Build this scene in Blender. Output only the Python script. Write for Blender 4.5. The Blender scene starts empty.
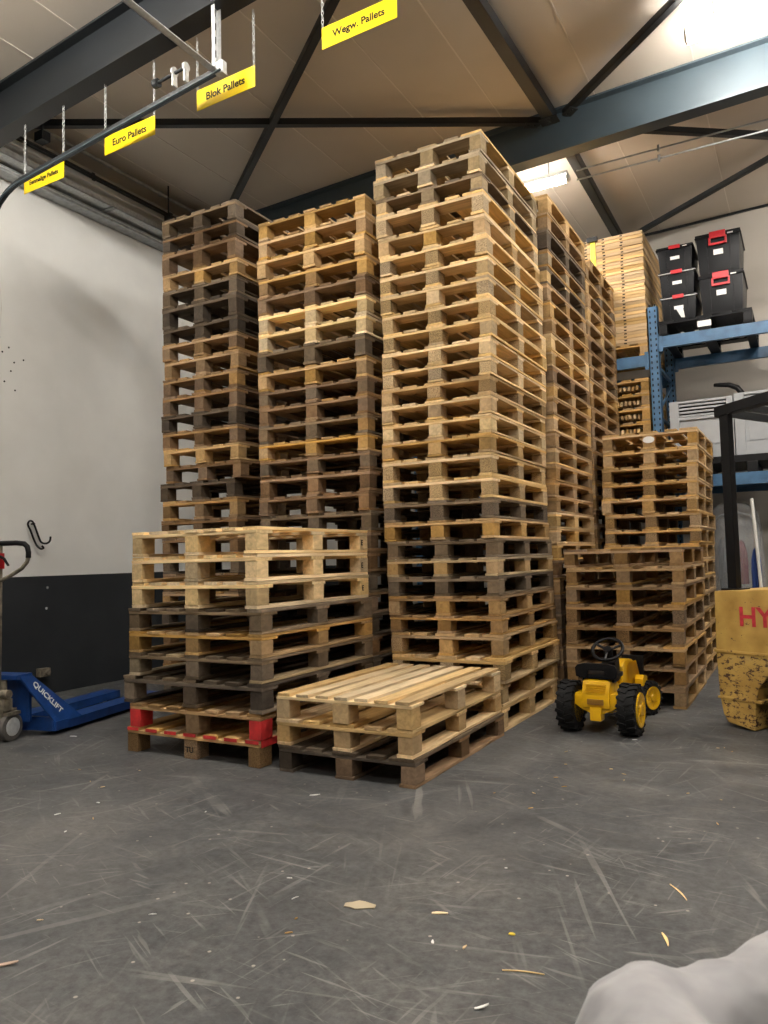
import bpy, bmesh, math, random
from mathutils import Vector, Matrix
from math import pi, sin, cos, radians as rad
D = bpy.data; SC = bpy.context.scene; COL = SC.collection
RND = random.Random(7)

# ------------------------------------------------------------------ view
SC.view_settings.view_transform = 'Standard'
SC.view_settings.look = 'None'
SC.view_settings.gamma = 1
SC.view_settings.use_curve_mapping = False
SC.view_settings.exposure = 0.68

# ------------------------------------------------------------------ camera
cd = D.cameras.new('camera'); cam = D.objects.new('camera', cd); COL.objects.link(cam)
cd.sensor_fit = 'VERTICAL'; cd.sensor_height = 36.0; cd.sensor_width = 27.0
cd.lens = 769.0 / 1024.0 * 36.0
R = Matrix(((0.87459202, 0.05204888, 0.48205779), (0.48417438, -0.04091615, -0.87401432), (-0.02576752, 0.99780598, -0.06098567)))
cam.matrix_world = Matrix.Translation((0, 0, 1.1)) @ R.to_4x4()
cd.dof.use_dof = True; cd.dof.focus_distance = 4.6; cd.dof.aperture_fstop = 9
cd.clip_start = 0.02
SC.camera = cam

# ------------------------------------------------------------------ materials
def new_mat(name):
    m = D.materials.new(name); m.use_nodes = True
    nt = m.node_tree
    return m, nt, nt.nodes['Principled BSDF'], nt.nodes, nt.links

def node(ns, t, **kw):
    n = ns.new(t)
    for k, v in kw.items(): setattr(n, k, v)
    return n

def mixrgb(ns, ls, fac, a, b, blend='MIX'):
    n = ns.new('ShaderNodeMix'); n.data_type = 'RGBA'; n.blend_type = blend
    for key, v in ((0, fac), (6, a), (7, b)):
        if hasattr(v, 'is_linked') or hasattr(v, 'links'): ls.new(v, n.inputs[key])
        else: n.inputs[key].default_value = v if key == 0 else (*v, 1) if len(v) == 3 else v
    return n.outputs[2]

def math_n(ns, ls, op, a, b=None, c=None):
    n = ns.new('ShaderNodeMath'); n.operation = op
    for i, v in enumerate((a, b, c)):
        if v is None: continue
        if hasattr(v, 'links'): ls.new(v, n.inputs[i])
        else: n.inputs[i].default_value = v
    return n.outputs[0]

def ramp(ns, ls, src, stops):
    r = ns.new('ShaderNodeValToRGB'); ls.new(src, r.inputs[0])
    e = r.color_ramp.elements
    while len(e) < len(stops): e.new(0.5)
    for i, (p, c) in enumerate(stops):
        e[i].position = p; e[i].color = (*c, 1) if len(c) == 3 else c
    return r.outputs[0]

def simple(name, col, rough=0.5, metal=0.0, var=0.0, scale=8, bump=0.0, coat=0.0):
    m, nt, b, ns, ls = new_mat(name)
    if max(col) < .02: b.inputs['Specular IOR Level'].default_value = .2
    b.inputs['Base Color'].default_value = (*col, 1)
    b.inputs['Roughness'].default_value = rough
    b.inputs['Metallic'].default_value = metal
    if coat: b.inputs['Coat Weight'].default_value = coat
    if var or bump:
        tc = ns.new('ShaderNodeTexCoord'); nz = ns.new('ShaderNodeTexNoise')
        nz.inputs['Scale'].default_value = scale; nz.inputs['Detail'].default_value = 5
        ls.new(tc.outputs['Object'], nz.inputs['Vector'])
        if var:
            lo = tuple(max(0, c * (1 - var)) for c in col); hi = tuple(min(1, c * (1 + var)) for c in col)
            ls.new(ramp(ns, ls, nz.outputs[0], [(0.3, lo), (0.7, hi)]), b.inputs['Base Color'])
        if bump:
            bp = ns.new('ShaderNodeBump'); bp.inputs['Strength'].default_value = bump; bp.inputs['Distance'].default_value = 0.01
            ls.new(nz.outputs[0], bp.inputs['Height']); ls.new(bp.outputs[0], b.inputs['Normal'])
    return m

def wood(name, col, grain='Y', var=0.22, weather=0.0, chip=False):
    m, nt, b, ns, ls = new_mat(name)
    b.inputs['Roughness'].default_value = 0.78
    b.inputs['Specular IOR Level'].default_value = 0.2
    tc = ns.new('ShaderNodeTexCoord'); oi = ns.new('ShaderNodeObjectInfo')
    off = ns.new('ShaderNodeVectorMath'); off.operation = 'MULTIPLY_ADD'
    cmb = ns.new('ShaderNodeCombineXYZ')
    for i in range(3): ls.new(oi.outputs['Random'], cmb.inputs[i])
    ls.new(cmb.outputs[0], off.inputs[0]); off.inputs[1].default_value = (57.3, 91.7, 33.1)
    ls.new(tc.outputs['Object'], off.inputs[2])
    mp = ns.new('ShaderNodeMapping'); ls.new(off.outputs[0], mp.inputs[0])
    lo = tuple(c * (1 - var) for c in col); hi = tuple(min(1, c * (1 + var)) for c in col)
    if chip:
        mp.inputs['Scale'].default_value = (1, 1, 1)
        nz = ns.new('ShaderNodeTexNoise'); nz.inputs['Scale'].default_value = 150; nz.inputs['Detail'].default_value = 3
        ls.new(mp.outputs[0], nz.inputs[0])
        c1 = ramp(ns, ls, nz.outputs[0], [(0.36, tuple(c * 0.55 for c in col)), (0.6, tuple(min(1, c * 1.18) for c in col))])
    else:
        mp.inputs['Scale'].default_value = {'Y': (1, .07, 1), 'X': (.07, 1, 1), 'B': (1, .35, 1)}[grain]
        nz = ns.new('ShaderNodeTexNoise'); nz.inputs['Scale'].default_value = 42; nz.inputs['Detail'].default_value = 4
        nz.inputs['Distortion'].default_value = 0.6
        ls.new(mp.outputs[0], nz.inputs[0])
        c1 = ramp(ns, ls, nz.outputs[0], [(0.3, lo), (0.52, col), (0.75, hi)])
    # blotches: dirt and weathering, no light or shade
    n2 = ns.new('ShaderNodeTexNoise'); n2.inputs['Scale'].default_value = 5; n2.inputs['Detail'].default_value = 4
    ls.new(off.outputs[0], n2.inputs[0])
    f = ramp(ns, ls, n2.outputs[0], [(0.45, (0, 0, 0)), (0.72, (1, 1, 1))])
    fm = math_n(ns, ls, 'MULTIPLY', f, 0.22 + weather)
    c2 = mixrgb(ns, ls, fm, c1, tuple(c * 0.42 for c in col))
    # every board its own tone
    r1 = math_n(ns, ls, 'MULTIPLY_ADD', oi.outputs['Random'], 0.62, 0.66)
    hsv = ns.new('ShaderNodeHueSaturation'); ls.new(c2, hsv.inputs['Color']); ls.new(r1, hsv.inputs['Value'])
    r2 = math_n(ns, ls, 'FRACT', math_n(ns, ls, 'MULTIPLY', oi.outputs['Random'], 17.3))
    ls.new(math_n(ns, ls, 'MULTIPLY_ADD', r2, 0.3, 0.8), hsv.inputs['Saturation'])
    ls.new(hsv.outputs[0], b.inputs['Base Color'])
    bp = ns.new('ShaderNodeBump'); bp.inputs['Strength'].default_value = 0.35; bp.inputs['Distance'].default_value = 0.004
    ls.new(nz.outputs[0], bp.inputs['Height']); ls.new(bp.outputs[0], b.inputs['Normal'])
    return m

TONES = {
    'fresh': ((.78, .61, .37), 0.0), 'pale': ((.62, .45, .24), .05), 'pine': ((.50, .335, .155), .15),
    'honey': ((.46, .295, .12), .1), 'tan': ((.35, .225, .11), .3), 'brown': ((.235, .15, .082), .4),
    'grey': ((.185, .142, .097), .45), 'dark': ((.105, .082, .060), .5), 'weathered': ((.36, .285, .185), .35),
}
WM = {}
TONES = {k: (tuple(a * b for a, b in zip(c, (1.03, .975, .86) if c[0] > .3 else (1.03, .975, .90))), w) for k, (c, w) in TONES.items()}
for k, (c, w) in TONES.items():
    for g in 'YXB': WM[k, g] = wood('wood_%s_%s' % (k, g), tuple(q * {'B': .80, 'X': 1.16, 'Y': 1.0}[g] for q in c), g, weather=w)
    WM[k, 'C'] = wood('pressed_wood_%s' % k, tuple(x * y for x, y in zip(c, (.60, .61, .66))), chip=True, weather=w)
M_ORANGE = wood('wood_orange', (.50, .22, .07), 'B')
M_REDWOOD = simple('red_paint_on_wood', (.55, .03, .03), .6, var=.35, scale=14)
M_STEEL = simple('anthracite_steel', (.014, .017, .020), .45, var=.15, scale=3)
M_STEEL2 = simple('blue_grey_steel', (.055, .078, .095), .4, var=.12, scale=3)
M_GALV = simple('galvanised_steel', (.66, .68, .68), .4, .35, var=.15, scale=40)
M_GALVD = simple('dull_galvanised_steel', (.42, .44, .45), .5, .3, var=.2, scale=20)
M_BLACK = simple('black_plastic', (.006, .006, .007), .38)
M_BLACKR = simple('black_rubber', (.010, .010, .0105), .7, var=.4, scale=30, bump=.2)
M_WHITEP = simple('white_plastic', (.75, .74, .70), .5)
M_SIGN = simple('yellow_sign_plate', (.93, .66, .003), .35)
M_INK = simple('black_lettering', (.015, .015, .012), .6)
M_BLUEJ = simple('blue_paint', (.012, .055, .23), .32, var=.3, scale=12)
M_BLUER = simple('rack_blue_paint', (.045, .13, .25), .4, var=.2, scale=10)
M_DARKHOLE = simple('dark_hole', (.01, .01, .01), .9)
M_REDP = simple('red_plastic', (.50, .012, .02), .35)
M_BOX = simple('black_bin_plastic', (.005, .0055, .007), .42)
M_LABEL = simple('white_label', (.80, .80, .78), .5)
M_RIM = simple('pale_grey_rim', (.5, .5, .5), .4)
M_TOYY = simple('yellow_toy_plastic', (.74, .42, .008), .25, var=.12, scale=6)
M_GREYP = simple('grey_plastic', (.35, .37, .39), .45, var=.08, scale=5)
M_OIL = simple('oily_cast_metal', (.24, .21, .16), .5, .35, var=.5, scale=25)
M_TYRE2 = simple('grey_worn_tyre', (.10, .095, .088), .7, var=.25, scale=20)
M_CLOTHB = simple('blue_cloth', (.02, .05, .2), .9)
M_CLOTHR = simple('dark_red_cloth', (.2, .03, .04), .9)
M_REDLET = simple('red_lettering', (.50, .03, .045), .6, var=.3, scale=30)

def mat_forklift():
    m, nt, b, ns, ls = new_mat('chipped_yellow_paint')
    tc = ns.new('ShaderNodeTexCoord')
    n1 = ns.new('ShaderNodeTexNoise'); n1.inputs['Scale'].default_value = 34; n1.inputs['Detail'].default_value = 9; n1.inputs['Roughness'].default_value = .75
    mpf = ns.new('ShaderNodeMapping'); mpf.inputs['Scale'].default_value = (.6, .6, 1.15); ls.new(tc.outputs['Object'], mpf.inputs[0]); ls.new(mpf.outputs[0], n1.inputs[0])
    sep = ns.new('ShaderNodeSeparateXYZ'); ls.new(tc.outputs['Object'], sep.inputs[0])
    # more chips on the lower casting (a bashed zone with a shape of its own)
    z = math_n(ns, ls, 'LESS_THAN', sep.outputs[2], 0.46)
    edge = math_n(ns, ls, 'MULTIPLY', z, 0.075)
    v = math_n(ns, ls, 'ADD', n1.outputs[0], edge)
    chip = ramp(ns, ls, v, [(0.60, (0, 0, 0)), (0.63, (1, 1, 1))])
    n2 = ns.new('ShaderNodeTexNoise'); n2.inputs['Scale'].default_value = 6; n2.inputs['Detail'].default_value = 5
    ls.new(tc.outputs['Object'], n2.inputs[0])
    yel = ramp(ns, ls, n2.outputs[0], [(0.3, (.36, .21, .045)), (0.6, (.54, .35, .09)), (0.8, (.46, .33, .14))])
    col = mixrgb(ns, ls, chip, yel, (.07, .028, .014))
    ls.new(col, b.inputs['Base Color']); b.inputs['Roughness'].default_value = .55
    bp = ns.new('ShaderNodeBump'); bp.inputs['Strength'].default_value = .5; bp.inputs['Distance'].default_value = .003; bp.invert = True
    ls.new(chip, bp.inputs['Height']); ls.new(bp.outputs[0], b.inputs['Normal'])
    return m
M_FORK = mat_forklift()

def mat_floor():
    m, nt, b, ns, ls = new_mat('worn_dark_concrete')
    tc = ns.new('ShaderNodeTexCoord')
    def noise(scale, det=6, rough=.6, mscale=None, rot=0, dist=0):
        n = ns.new('ShaderNodeTexNoise'); n.inputs['Scale'].default_value = scale; n.inputs['Detail'].default_value = det
        n.inputs['Roughness'].default_value = rough; n.inputs['Distortion'].default_value = dist
        if mscale:
            m0 = ns.new('ShaderNodeMapping'); m0.inputs['Rotation'].default_value = (0, 0, rot); m0.inputs['Location'].default_value = (rot * 7, rot * 3, 0); mp = ns.new('ShaderNodeMapping'); mp.inputs['Scale'].default_value = mscale
            ls.new(tc.outputs['Object'], m0.inputs[0]); ls.new(m0.outputs[0], mp.inputs[0]); ls.new(mp.outputs[0], n.inputs[0])
        else: ls.new(tc.outputs['Object'], n.inputs[0])
        return n.outputs[0]
    base = ramp(ns, ls, noise(1.5, 9, .7), [(0.3, (.046, .050, .055)), (0.5, (.078, .081, .083)), (0.68, (.118, .117, .112))])
    fine = ramp(ns, ls, noise(28, 6, .75), [(0.32, (.62, .62, .62)), (0.68, (1.35, 1.35, 1.35))])
    c = mixrgb(ns, ls, 1.0, base, fine, 'MULTIPLY')
    # long scuffs and scratches in several directions
    for i, (rot, sc, th) in enumerate([(0.5, 1.6, .655), (-0.45, 2.3, .65), (1.35, 2.8, .64), (2.2, 1.8, .655), (0.1, 5.2, .64), (.9, 6.5, .64), (-1.1, 5.5, .64), (1.7, 6, .64)]):
        s = ramp(ns, ls, noise(sc * 9, 2, .5, (1, .05, 1), rot, .45), [(th, (0, 0, 0)), (th + .035, (1, 1, 1))])
        k = ramp(ns, ls, noise(1.3 + i * .3, 3, .5, (1, 1, 1), i), [(0.44, (0, 0, 0)), (0.6, (1, 1, 1))])
        f = math_n(ns, ls, 'MULTIPLY', math_n(ns, ls, 'MULTIPLY', s, k), .42)
        c = mixrgb(ns, ls, f, c, (.26, .255, .24))
    # small pale specks: splinters of wood trodden into the floor
    vo = ns.new('ShaderNodeTexVoronoi'); vo.inputs['Scale'].default_value = 13; vo.inputs['Randomness'].default_value = 1
    ls.new(tc.outputs['Object'], vo.inputs['Vector'])
    sp = ramp(ns, ls, vo.outputs['Distance'], [(0.06, (1, 1, 1)), (0.09, (0, 0, 0))])
    sepc = ns.new('ShaderNodeSeparateColor'); ls.new(vo.outputs['Color'], sepc.inputs[0])
    on = math_n(ns, ls, 'GREATER_THAN', sepc.outputs[0], .5)
    c = mixrgb(ns, ls, math_n(ns, ls, 'MULTIPLY', math_n(ns, ls, 'MULTIPLY', sp, on), .7), c, (.42, .39, .33))
    # dusty paths
    dst = ramp(ns, ls, noise(.9, 4, .6), [(0.5, (0, 0, 0)), (0.75, (1, 1, 1))])
    c = mixrgb(ns, ls, math_n(ns, ls, 'MULTIPLY', dst, .3), c, (.17, .16, .145))
    ls.new(c, b.inputs['Base Color'])
    ls.new(ramp(ns, ls, noise(6, 5), [(0.3, (.42, .42, .42)), (0.7, (.68, .68, .68))]), b.inputs['Roughness'])
    b.inputs['Specular IOR Level'].default_value = .4
    bp = ns.new('ShaderNodeBump'); bp.inputs['Strength'].default_value = .15; bp.inputs['Distance'].default_value = .004
    ls.new(noise(40, 5), bp.inputs['Height']); ls.new(bp.outputs[0], b.inputs['Normal'])
    return m

def mat_wall(split=True):
    m, nt, b, ns, ls = new_mat('painted_wall')
    tc = ns.new('ShaderNodeTexCoord'); sep = ns.new('ShaderNodeSeparateXYZ'); ls.new(tc.outputs['Object'], sep.inputs[0])
    n = ns.new('ShaderNodeTexNoise'); n.inputs['Scale'].default_value = 2.5; n.inputs['Detail'].default_value = 6
    ls.new(tc.outputs['Object'], n.inputs[0])
    w = ramp(ns, ls, n.outputs[0], [(0.3, (.76, .765, .74)), (0.7, (.83, .835, .81))])
    d = ramp(ns, ls, n.outputs[0], [(0.35, (.017, .021, .025)), (0.7, (.026, .030, .035))])
    f = math_n(ns, ls, 'LESS_THAN', sep.outputs[2], 1.028)
    ls.new(mixrgb(ns, ls, f, w, d), b.inputs['Base Color'])
    b.inputs['Roughness'].default_value = .6
    return m

# ------------------------------------------------------------------ mesh building
class MB:
    def __init__(s): s.v = []; s.f = []
    def add(s, vs, fs):
        o = len(s.v); s.v += [tuple(v) for v in vs]; s.f += [tuple(i + o for i in f) for f in fs]; return s
    def box(s, x0, x1, y0, y1, z0, z1, M=None):
        vs = [(x, y, z) for z in (z0, z1) for y in (y0, y1) for x in (x0, x1)]
        if M is not None: vs = [M @ Vector(v) for v in vs]
        return s.add(vs, [(0, 2, 3, 1), (4, 5, 7, 6), (0, 1, 5, 4), (2, 6, 7, 3), (0, 4, 6, 2), (1, 3, 7, 5)])
    def hexa(s, b, t):   # bottom ring 4, top ring 4
        return s.add(list(b) + list(t), [(3, 2, 1, 0), (4, 5, 6, 7), (0, 1, 5, 4), (1, 2, 6, 5), (2, 3, 7, 6), (3, 0, 4, 7)])
    def prism(s, pts, a, b, axis='Y', M=None):   # outline pts (2D) extruded along axis from a to b
        def P(p, d):
            return {'Y': (p[0], d, p[1]), 'X': (d, p[0], p[1]), 'Z': (p[0], p[1], d)}[axis]
        n = len(pts); vs = [P(p, a) for p in pts] + [P(p, b) for p in pts]
        if M is not None: vs = [M @ Vector(v) for v in vs]
        return s.add(vs, [tuple(range(n)), tuple(range(2 * n - 1, n - 1, -1))] + [(i, i + n, (i + 1) % n + n, (i + 1) % n) for i in range(n)])
    def tube(s, path, r, n=10, cap=True, closed=False, flat=None):
        P = [Vector(p) for p in path]; m = len(P); rs = r if isinstance(r, (list, tuple)) else [r] * m
        rings = []; up = None
        for i, p in enumerate(P):
            if closed: t = (P[(i + 1) % m] - P[i - 1]).normalized()
            else: t = (P[min(i + 1, m - 1)] - P[max(i - 1, 0)]).normalized()
            if up is None:
                up = Vector((0, 0, 1)) if abs(t.z) < .9 else Vector((1, 0, 0))
            u = (up - t * up.dot(t)).normalized(); up = u; w = t.cross(u)
            fu, fw = flat if flat else (1, 1)
            rings.append([p + (u * cos(2 * pi * k / n) * fu + w * sin(2 * pi * k / n) * fw) * rs[i] for k in range(n)])
        vs = [v for rg in rings for v in rg]; fs = []
        for i in range(m if closed else m - 1):
            j = (i + 1) % m
            for k in range(n): fs.append((i * n + k, i * n + (k + 1) % n, j * n + (k + 1) % n, j * n + k))
        if cap and not closed: fs += [tuple(range(n - 1, -1, -1)), tuple(range((m - 1) * n, m * n))]
        return s.add(vs, fs)
    def lathe(s, prof, n=24, axis='X', c=(0, 0, 0)):   # prof list (r, d)
        vs = []
        for r, d in prof:
            for k in range(n):
                a = 2 * pi * k / n; u, w = r * cos(a), r * sin(a)
                v = {'X': (d, u, w), 'Y': (u, d, w), 'Z': (u, w, d)}[axis]
                vs.append((v[0] + c[0], v[1] + c[1], v[2] + c[2]))
        m = len(prof); fs = []
        for i in range(m - 1):
            for k in range(n): fs.append((i * n + k, i * n + (k + 1) % n, (i + 1) * n + (k + 1) % n, (i + 1) * n + k))
        fs += [tuple(range(n)), tuple(range((m - 1) * n, m * n))]
        return s.add(vs, fs)
    def mesh(s, name, mat=None, smooth=False, bevel=0):
        me = D.meshes.new(name); me.from_pydata(s.v, [], s.f); me.validate()
        bm = bmesh.new(); bm.from_mesh(me)
        bmesh.ops.recalc_face_normals(bm, faces=bm.faces)
        if bevel:
            es = [e for e in bm.edges if len(e.link_faces) == 2 and e.calc_face_angle(0) > .6]
            bmesh.ops.bevel(bm, geom=es, offset=bevel, segments=2, affect='EDGES', profile=.7)
        bm.to_mesh(me); bm.free()
        if smooth:
            me.polygons.foreach_set('use_smooth', [True] * len(me.polygons))
            try: me.set_sharp_from_angle(angle=rad(40))
            except Exception: pass
        if mat: me.materials.append(mat)
        return me
    def build(s, name, mat=None, parent=None, smooth=False, bevel=0, loc=None, rot=None):
        o = D.objects.new(name, s.mesh(name, mat, smooth, bevel)); COL.objects.link(o)
        if parent: o.parent = parent
        if loc: o.location = loc
        if rot: o.rotation_euler = rot
        return o

def spline(pts, n=8):
    out = []
    P = [Vector(p[:3]) for p in pts]; Rr = [p[3] for p in pts]
    for i in range(len(P) - 1):
        p0 = P[max(i - 1, 0)]; p1 = P[i]; p2 = P[i + 1]; p3 = P[min(i + 2, len(P) - 1)]
        for k in range(n):
            t_ = k / n
            out.append((.5 * ((2 * p1) + (-p0 + p2) * t_ + (2 * p0 - 5 * p1 + 4 * p2 - p3) * t_ ** 2 + (-p0 + 3 * p1 - 3 * p2 + p3) * t_ ** 3), Rr[i] * (1 - t_) + Rr[i + 1] * t_))
    out.append((P[-1], Rr[-1])); return out

def tag(o, label=None, cat=None, group=None, kind=None):
    if label: o['label'] = label
    if cat: o['category'] = cat
    if group: o['group'] = group
    if kind: o['kind'] = kind
    return o

def thing(name, label, cat, loc=(0, 0, 0), rz=0, group=None):
    o = D.objects.new(name, None); COL.objects.link(o); o.empty_display_size = .1
    o.location = loc; o.rotation_euler = (0, 0, rz)
    return tag(o, label, cat, group)

def text(name, s, size, mat, parent, M, extrude=.0008, sx=1.0):
    cu = D.curves.new('lettering', 'FONT'); cu.body = s; cu.size = size; cu.align_x = 'CENTER'; cu.align_y = 'CENTER'; cu.extrude = extrude; cu.offset = size * .022
    tmp = D.objects.new('tmp', cu); COL.objects.link(tmp)
    dg = bpy.context.evaluated_depsgraph_get(); dg.update()
    me = D.meshes.new_from_object(tmp.evaluated_get(dg)); D.objects.remove(tmp); D.curves.remove(cu)
    me.name = 'lettering'; me.transform(Matrix.Scale(sx, 4, (1, 0, 0))); me.transform(M); me.materials.clear(); me.materials.append(mat)
    o = D.objects.new(name, me); COL.objects.link(o); o.parent = parent
    return o

FRONT = Matrix.Rotation(pi / 2, 4, 'X')   # text in XZ plane, readable from -Y

# ------------------------------------------------------------------ the hall
ROOF = lambda x: 5.1 + .031 * x
XL, XR, YB, YF = -5.88, 7.0, 9.8, -5.0
def struct(mb, name, mat, **k): return tag(mb.build(name, mat, **k), kind='structure')
struct(MB().box(XL - .2, XR + .2, YF - .2, YB + .2, -.2, 0), 'floor', mat_floor())
struct(MB().box(XL - .2, XL, YF - .2, YB + .2, 0, 5.2), 'wall_left', mat_wall())
M_BACK = simple('grey_beige_wall_panel', (.40, .37, .325), .6, var=.05, scale=2)
struct(MB().box(XL, XR, YB, YB + .2, 0, 5.6), 'wall_back', M_BACK)
M_FAR = simple('grey_brown_wall_panel', (.15, .14, .13), .6)  # for the unseen right and front walls, toned dark to cut bounced fill
struct(MB().box(XR, XR + .2, YF - .2, YB + .2, 0, 5.6), 'wall_right', M_FAR)
struct(MB().box(XL, XR, YF - .2, YF, 0, 5.6), 'wall_front', M_FAR)
M_CEIL = simple('beige_roof_panel', (.60, .54, .465), .55, var=.05, scale=1.2)
cb = MB()
a, b_ = XL - .2, XR + .2
cb.hexa([(a, YF - .2, ROOF(a)), (b_, YF - .2, ROOF(b_)), (b_, YB + .2, ROOF(b_)), (a, YB + .2, ROOF(a))],
        [(a, YF - .2, ROOF(a) + .1), (b_, YF - .2, ROOF(b_) + .1), (b_, YB + .2, ROOF(b_) + .1), (a, YB + .2, ROOF(a) + .1)])
ceil = struct(cb, 'ceiling', M_CEIL)
M_SEAM = simple('pale_panel_joint', (.74, .68, .60), .5)
sb = MB()
for x in [-5.45, -4.95, -4.43, -3.86, -3.33, -2.81, -2.22, -1.42, -.62, .2, 1.0, 1.8, 2.6, 3.4, 4.2, 5, 5.8]:
    sb.box(x - .005, x + .005, YF, YB, ROOF(x) - .004, ROOF(x) + .01)
js = struct(sb, 'trim_1', M_SEAM)
struct(MB().box(XL, XR, YB - .02, YB, 5.03, 5.07, Matrix.Rotation(0, 4, 'X')), 'trim_2', M_STEEL) if False else None
tb = MB()
tb.hexa([(XL, YB - .015, ROOF(XL) - .03), (XR, YB - .015, ROOF(XR) - .03), (XR, YB, ROOF(XR) - .03), (XL, YB, ROOF(XL) - .03)],
        [(XL, YB - .015, ROOF(XL) - .002), (XR, YB - .015, ROOF(XR) - .002), (XR, YB, ROOF(XR) - .002), (XL, YB, ROOF(XL) - .002)])
struct(tb, 'trim_2', M_STEEL)

# ------------------------------------------------------------------ steel frame
def rafter(name, label, y0, tilt, mat, x0=XL + .01, x1=XR - .01, h=.4, w=.15):
    mb = MB()
    def slab(ya, yb, za, zb):   # offsets from roof line
        Y = lambda x: y0 + tilt * (x - (-3.0))
        mb.hexa([(x0, Y(x0) + ya, ROOF(x0) + za), (x1, Y(x1) + ya, ROOF(x1) + za), (x1, Y(x1) + yb, ROOF(x1) + za), (x0, Y(x0) + yb, ROOF(x0) + za)],
                [(x0, Y(x0) + ya, ROOF(x0) + zb), (x1, Y(x1) + ya, ROOF(x1) + zb), (x1, Y(x1) + yb, ROOF(x1) + zb), (x0, Y(x0) + yb, ROOF(x0) + zb)])
    slab(-w, 0, -.02, -.004); slab(-w, 0, -h, -h + .016); slab(-w / 2 - .006, -w / 2 + .006, -h + .016, -.02)
    return tag(mb.build(name, mat), label, 'roof beam')
rafter('roof_beam', 'dark anthracite steel roof beam carrying the hanging yellow signs', 3.70, -.0566, M_STEEL, x1=1.5)
r2 = rafter('roof_beam', 'blue-grey steel roof beam crossing above the tall pallet stacks', 6.68, 0, M_STEEL2)

def bar(label, a, b, w, name='roof_brace', cat='brace', mat=None, h=None):
    a = Vector(a); b = Vector(b); L = (b - a).length
    q = (b - a).to_track_quat('Y', 'Z').to_matrix().to_4x4(); h = h or w
    mb = MB().box(-w / 2, w / 2, 0, L, -h / 2, -h / 2 + .008).box(-w / 2, -w / 2 + .008, 0, L, -h / 2, h / 2).box(w / 2 - .008, w / 2, 0, L, -h / 2, h / 2)
    # bolted gusset plates at both ends
    mb.box(-w * .8, w * .8, 0.02, .14, -h / 2 - .008, -h / 2 + .001).box(-w * .8, w * .8, L - .14, L - .02, -h / 2 - .008, -h / 2 + .001)
    for e in (.05, .11, L - .05, L - .11): mb.lathe([(.012, -h / 2 - .018), (.012, -h / 2 - .007)], 6, 'Z', (0, e, 0))
    o = mb.build(name, mat or M_STEEL); o.matrix_world = Matrix.Translation(a) @ q
    return tag(o, label, cat)
zz = lambda x, d=.1: ROOF(x) - d
bar('diagonal steel brace running from roof beam joint to the upper left wall', (-1.9, 6.5, zz(-1.9)), (-5.75, 3.95, zz(-5.75)), .055)
bar('broad steel strut under the roof between the dark and blue-grey beams', (-1.85, 3.75, zz(-1.85)), (-1.8, 6.52, zz(-1.8)), .10, h=.10)
bar('broad steel strut under the roof behind the blue-grey beam', (-1.8, 6.68, zz(-1.8)), (-1.85, 9.78, zz(-1.8)), .09, h=.10)
bar('diagonal steel brace rising to the upper right of the picture', (-1.68, 6.5, zz(-1.68)), (1.4, 3.85, zz(1.4)), .055)
bar('long diagonal steel brace seen between the second and third hanging signs', (-1.95, 3.75, zz(-1.95)), (-5.6, 6.5, zz(-5.6)), .06)
bar('steel brace behind the blue-grey beam reaching towards the right wall', (-1.68, 6.72, zz(-1.68)), (1.9, 9.6, zz(1.9)), .055)
bar('diagonal steel brace above the black storage boxes in the far corner', (-1.75, 9.55, zz(-1.75)), (1.6, 7.2, zz(1.6)), .05)

# left wall: pipes, cable tray
def run(label, x, z, r, mat, name, cat, y0=.5, y1=9.7, wob=0, clips=1.0):
    n = 24; mb = MB()
    mb.tube([(x + (RND.uniform(-wob, wob) if wob else 0), y0 + (y1 - y0) * i / n, z + (RND.uniform(-wob, wob) if wob else 0)) for i in range(n + 1)], r, 8)
    y = y0 + .3
    while y < y1 and clips:
        mb.box(x - r * 1.3, x + r * 1.3, y, y + .03, z - r * 1.3, z + r * 1.3); y += clips
    return tag(mb.build(name, mat, smooth=True), label, cat)
run('grey steel pipe under the roof along the left wall, highest of the runs', -5.60, 4.87, .017, M_GALVD, 'conduit_pipe', 'pipe', clips=1.6)
run('upper dark pipe along the top of the left wall', -5.66, 4.735, .013, M_STEEL, 'conduit_pipe', 'pipe')
run('lower dark pipe along the top of the left wall', -5.64, 4.695, .011, M_STEEL, 'conduit_pipe', 'pipe')
run('thin white cable lying over the tray on the left wall', -5.62, 4.625, .011, M_WHITEP, 'cable', 'cable', wob=.008, clips=0)
t = thing('cable_tray', 'galvanised cable tray along the top of the left wall', 'cable tray', (-5.858, .5, 4.50))
mb = MB().box(0, .24, 0, 9.2, 0, .006).box(0, .006, 0, 9.2, 0, .06).box(.234, .24, 0, 9.2, 0, .06)
for i in range(46): mb.box(.03, .21, i * .2 + .05, i * .2 + .09, .006, .009)
mb.build('tray', M_GALV, t)
mb = MB()
for i in range(7): mb.box(-.02, .26, i * 1.4 + .3, i * 1.4 + .34, -.016, 0)
mb.build('wall_bracket', M_GALVD, t)
t = thing('cable_tray', 'narrow metal duct just under the cable tray on the left wall', 'duct', (-5.88, .5, 4.43))
MB().box(0.001, .13, 0, 9.2, 0, .05, None).build('duct', M_GALVD, t)
MB().box(.13, .14, 0, 9.2, .02, .03).build('duct_lip', M_GALV, t)
tag(MB().tube([(-5.5, 5.62, 4.93), (-5.5, 5.62, 4.62)], .008).box(-5.54, -5.46, 5.6, 5.64, 4.56, 4.64).tube([(-5.5, 5.62, 4.58), (-5.56, 5.6, 4.5)], .018).build('pipe_hanger', M_STEEL),
    'dark rod hanger with clamp beside the left wall pipes', 'hanger')
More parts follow.
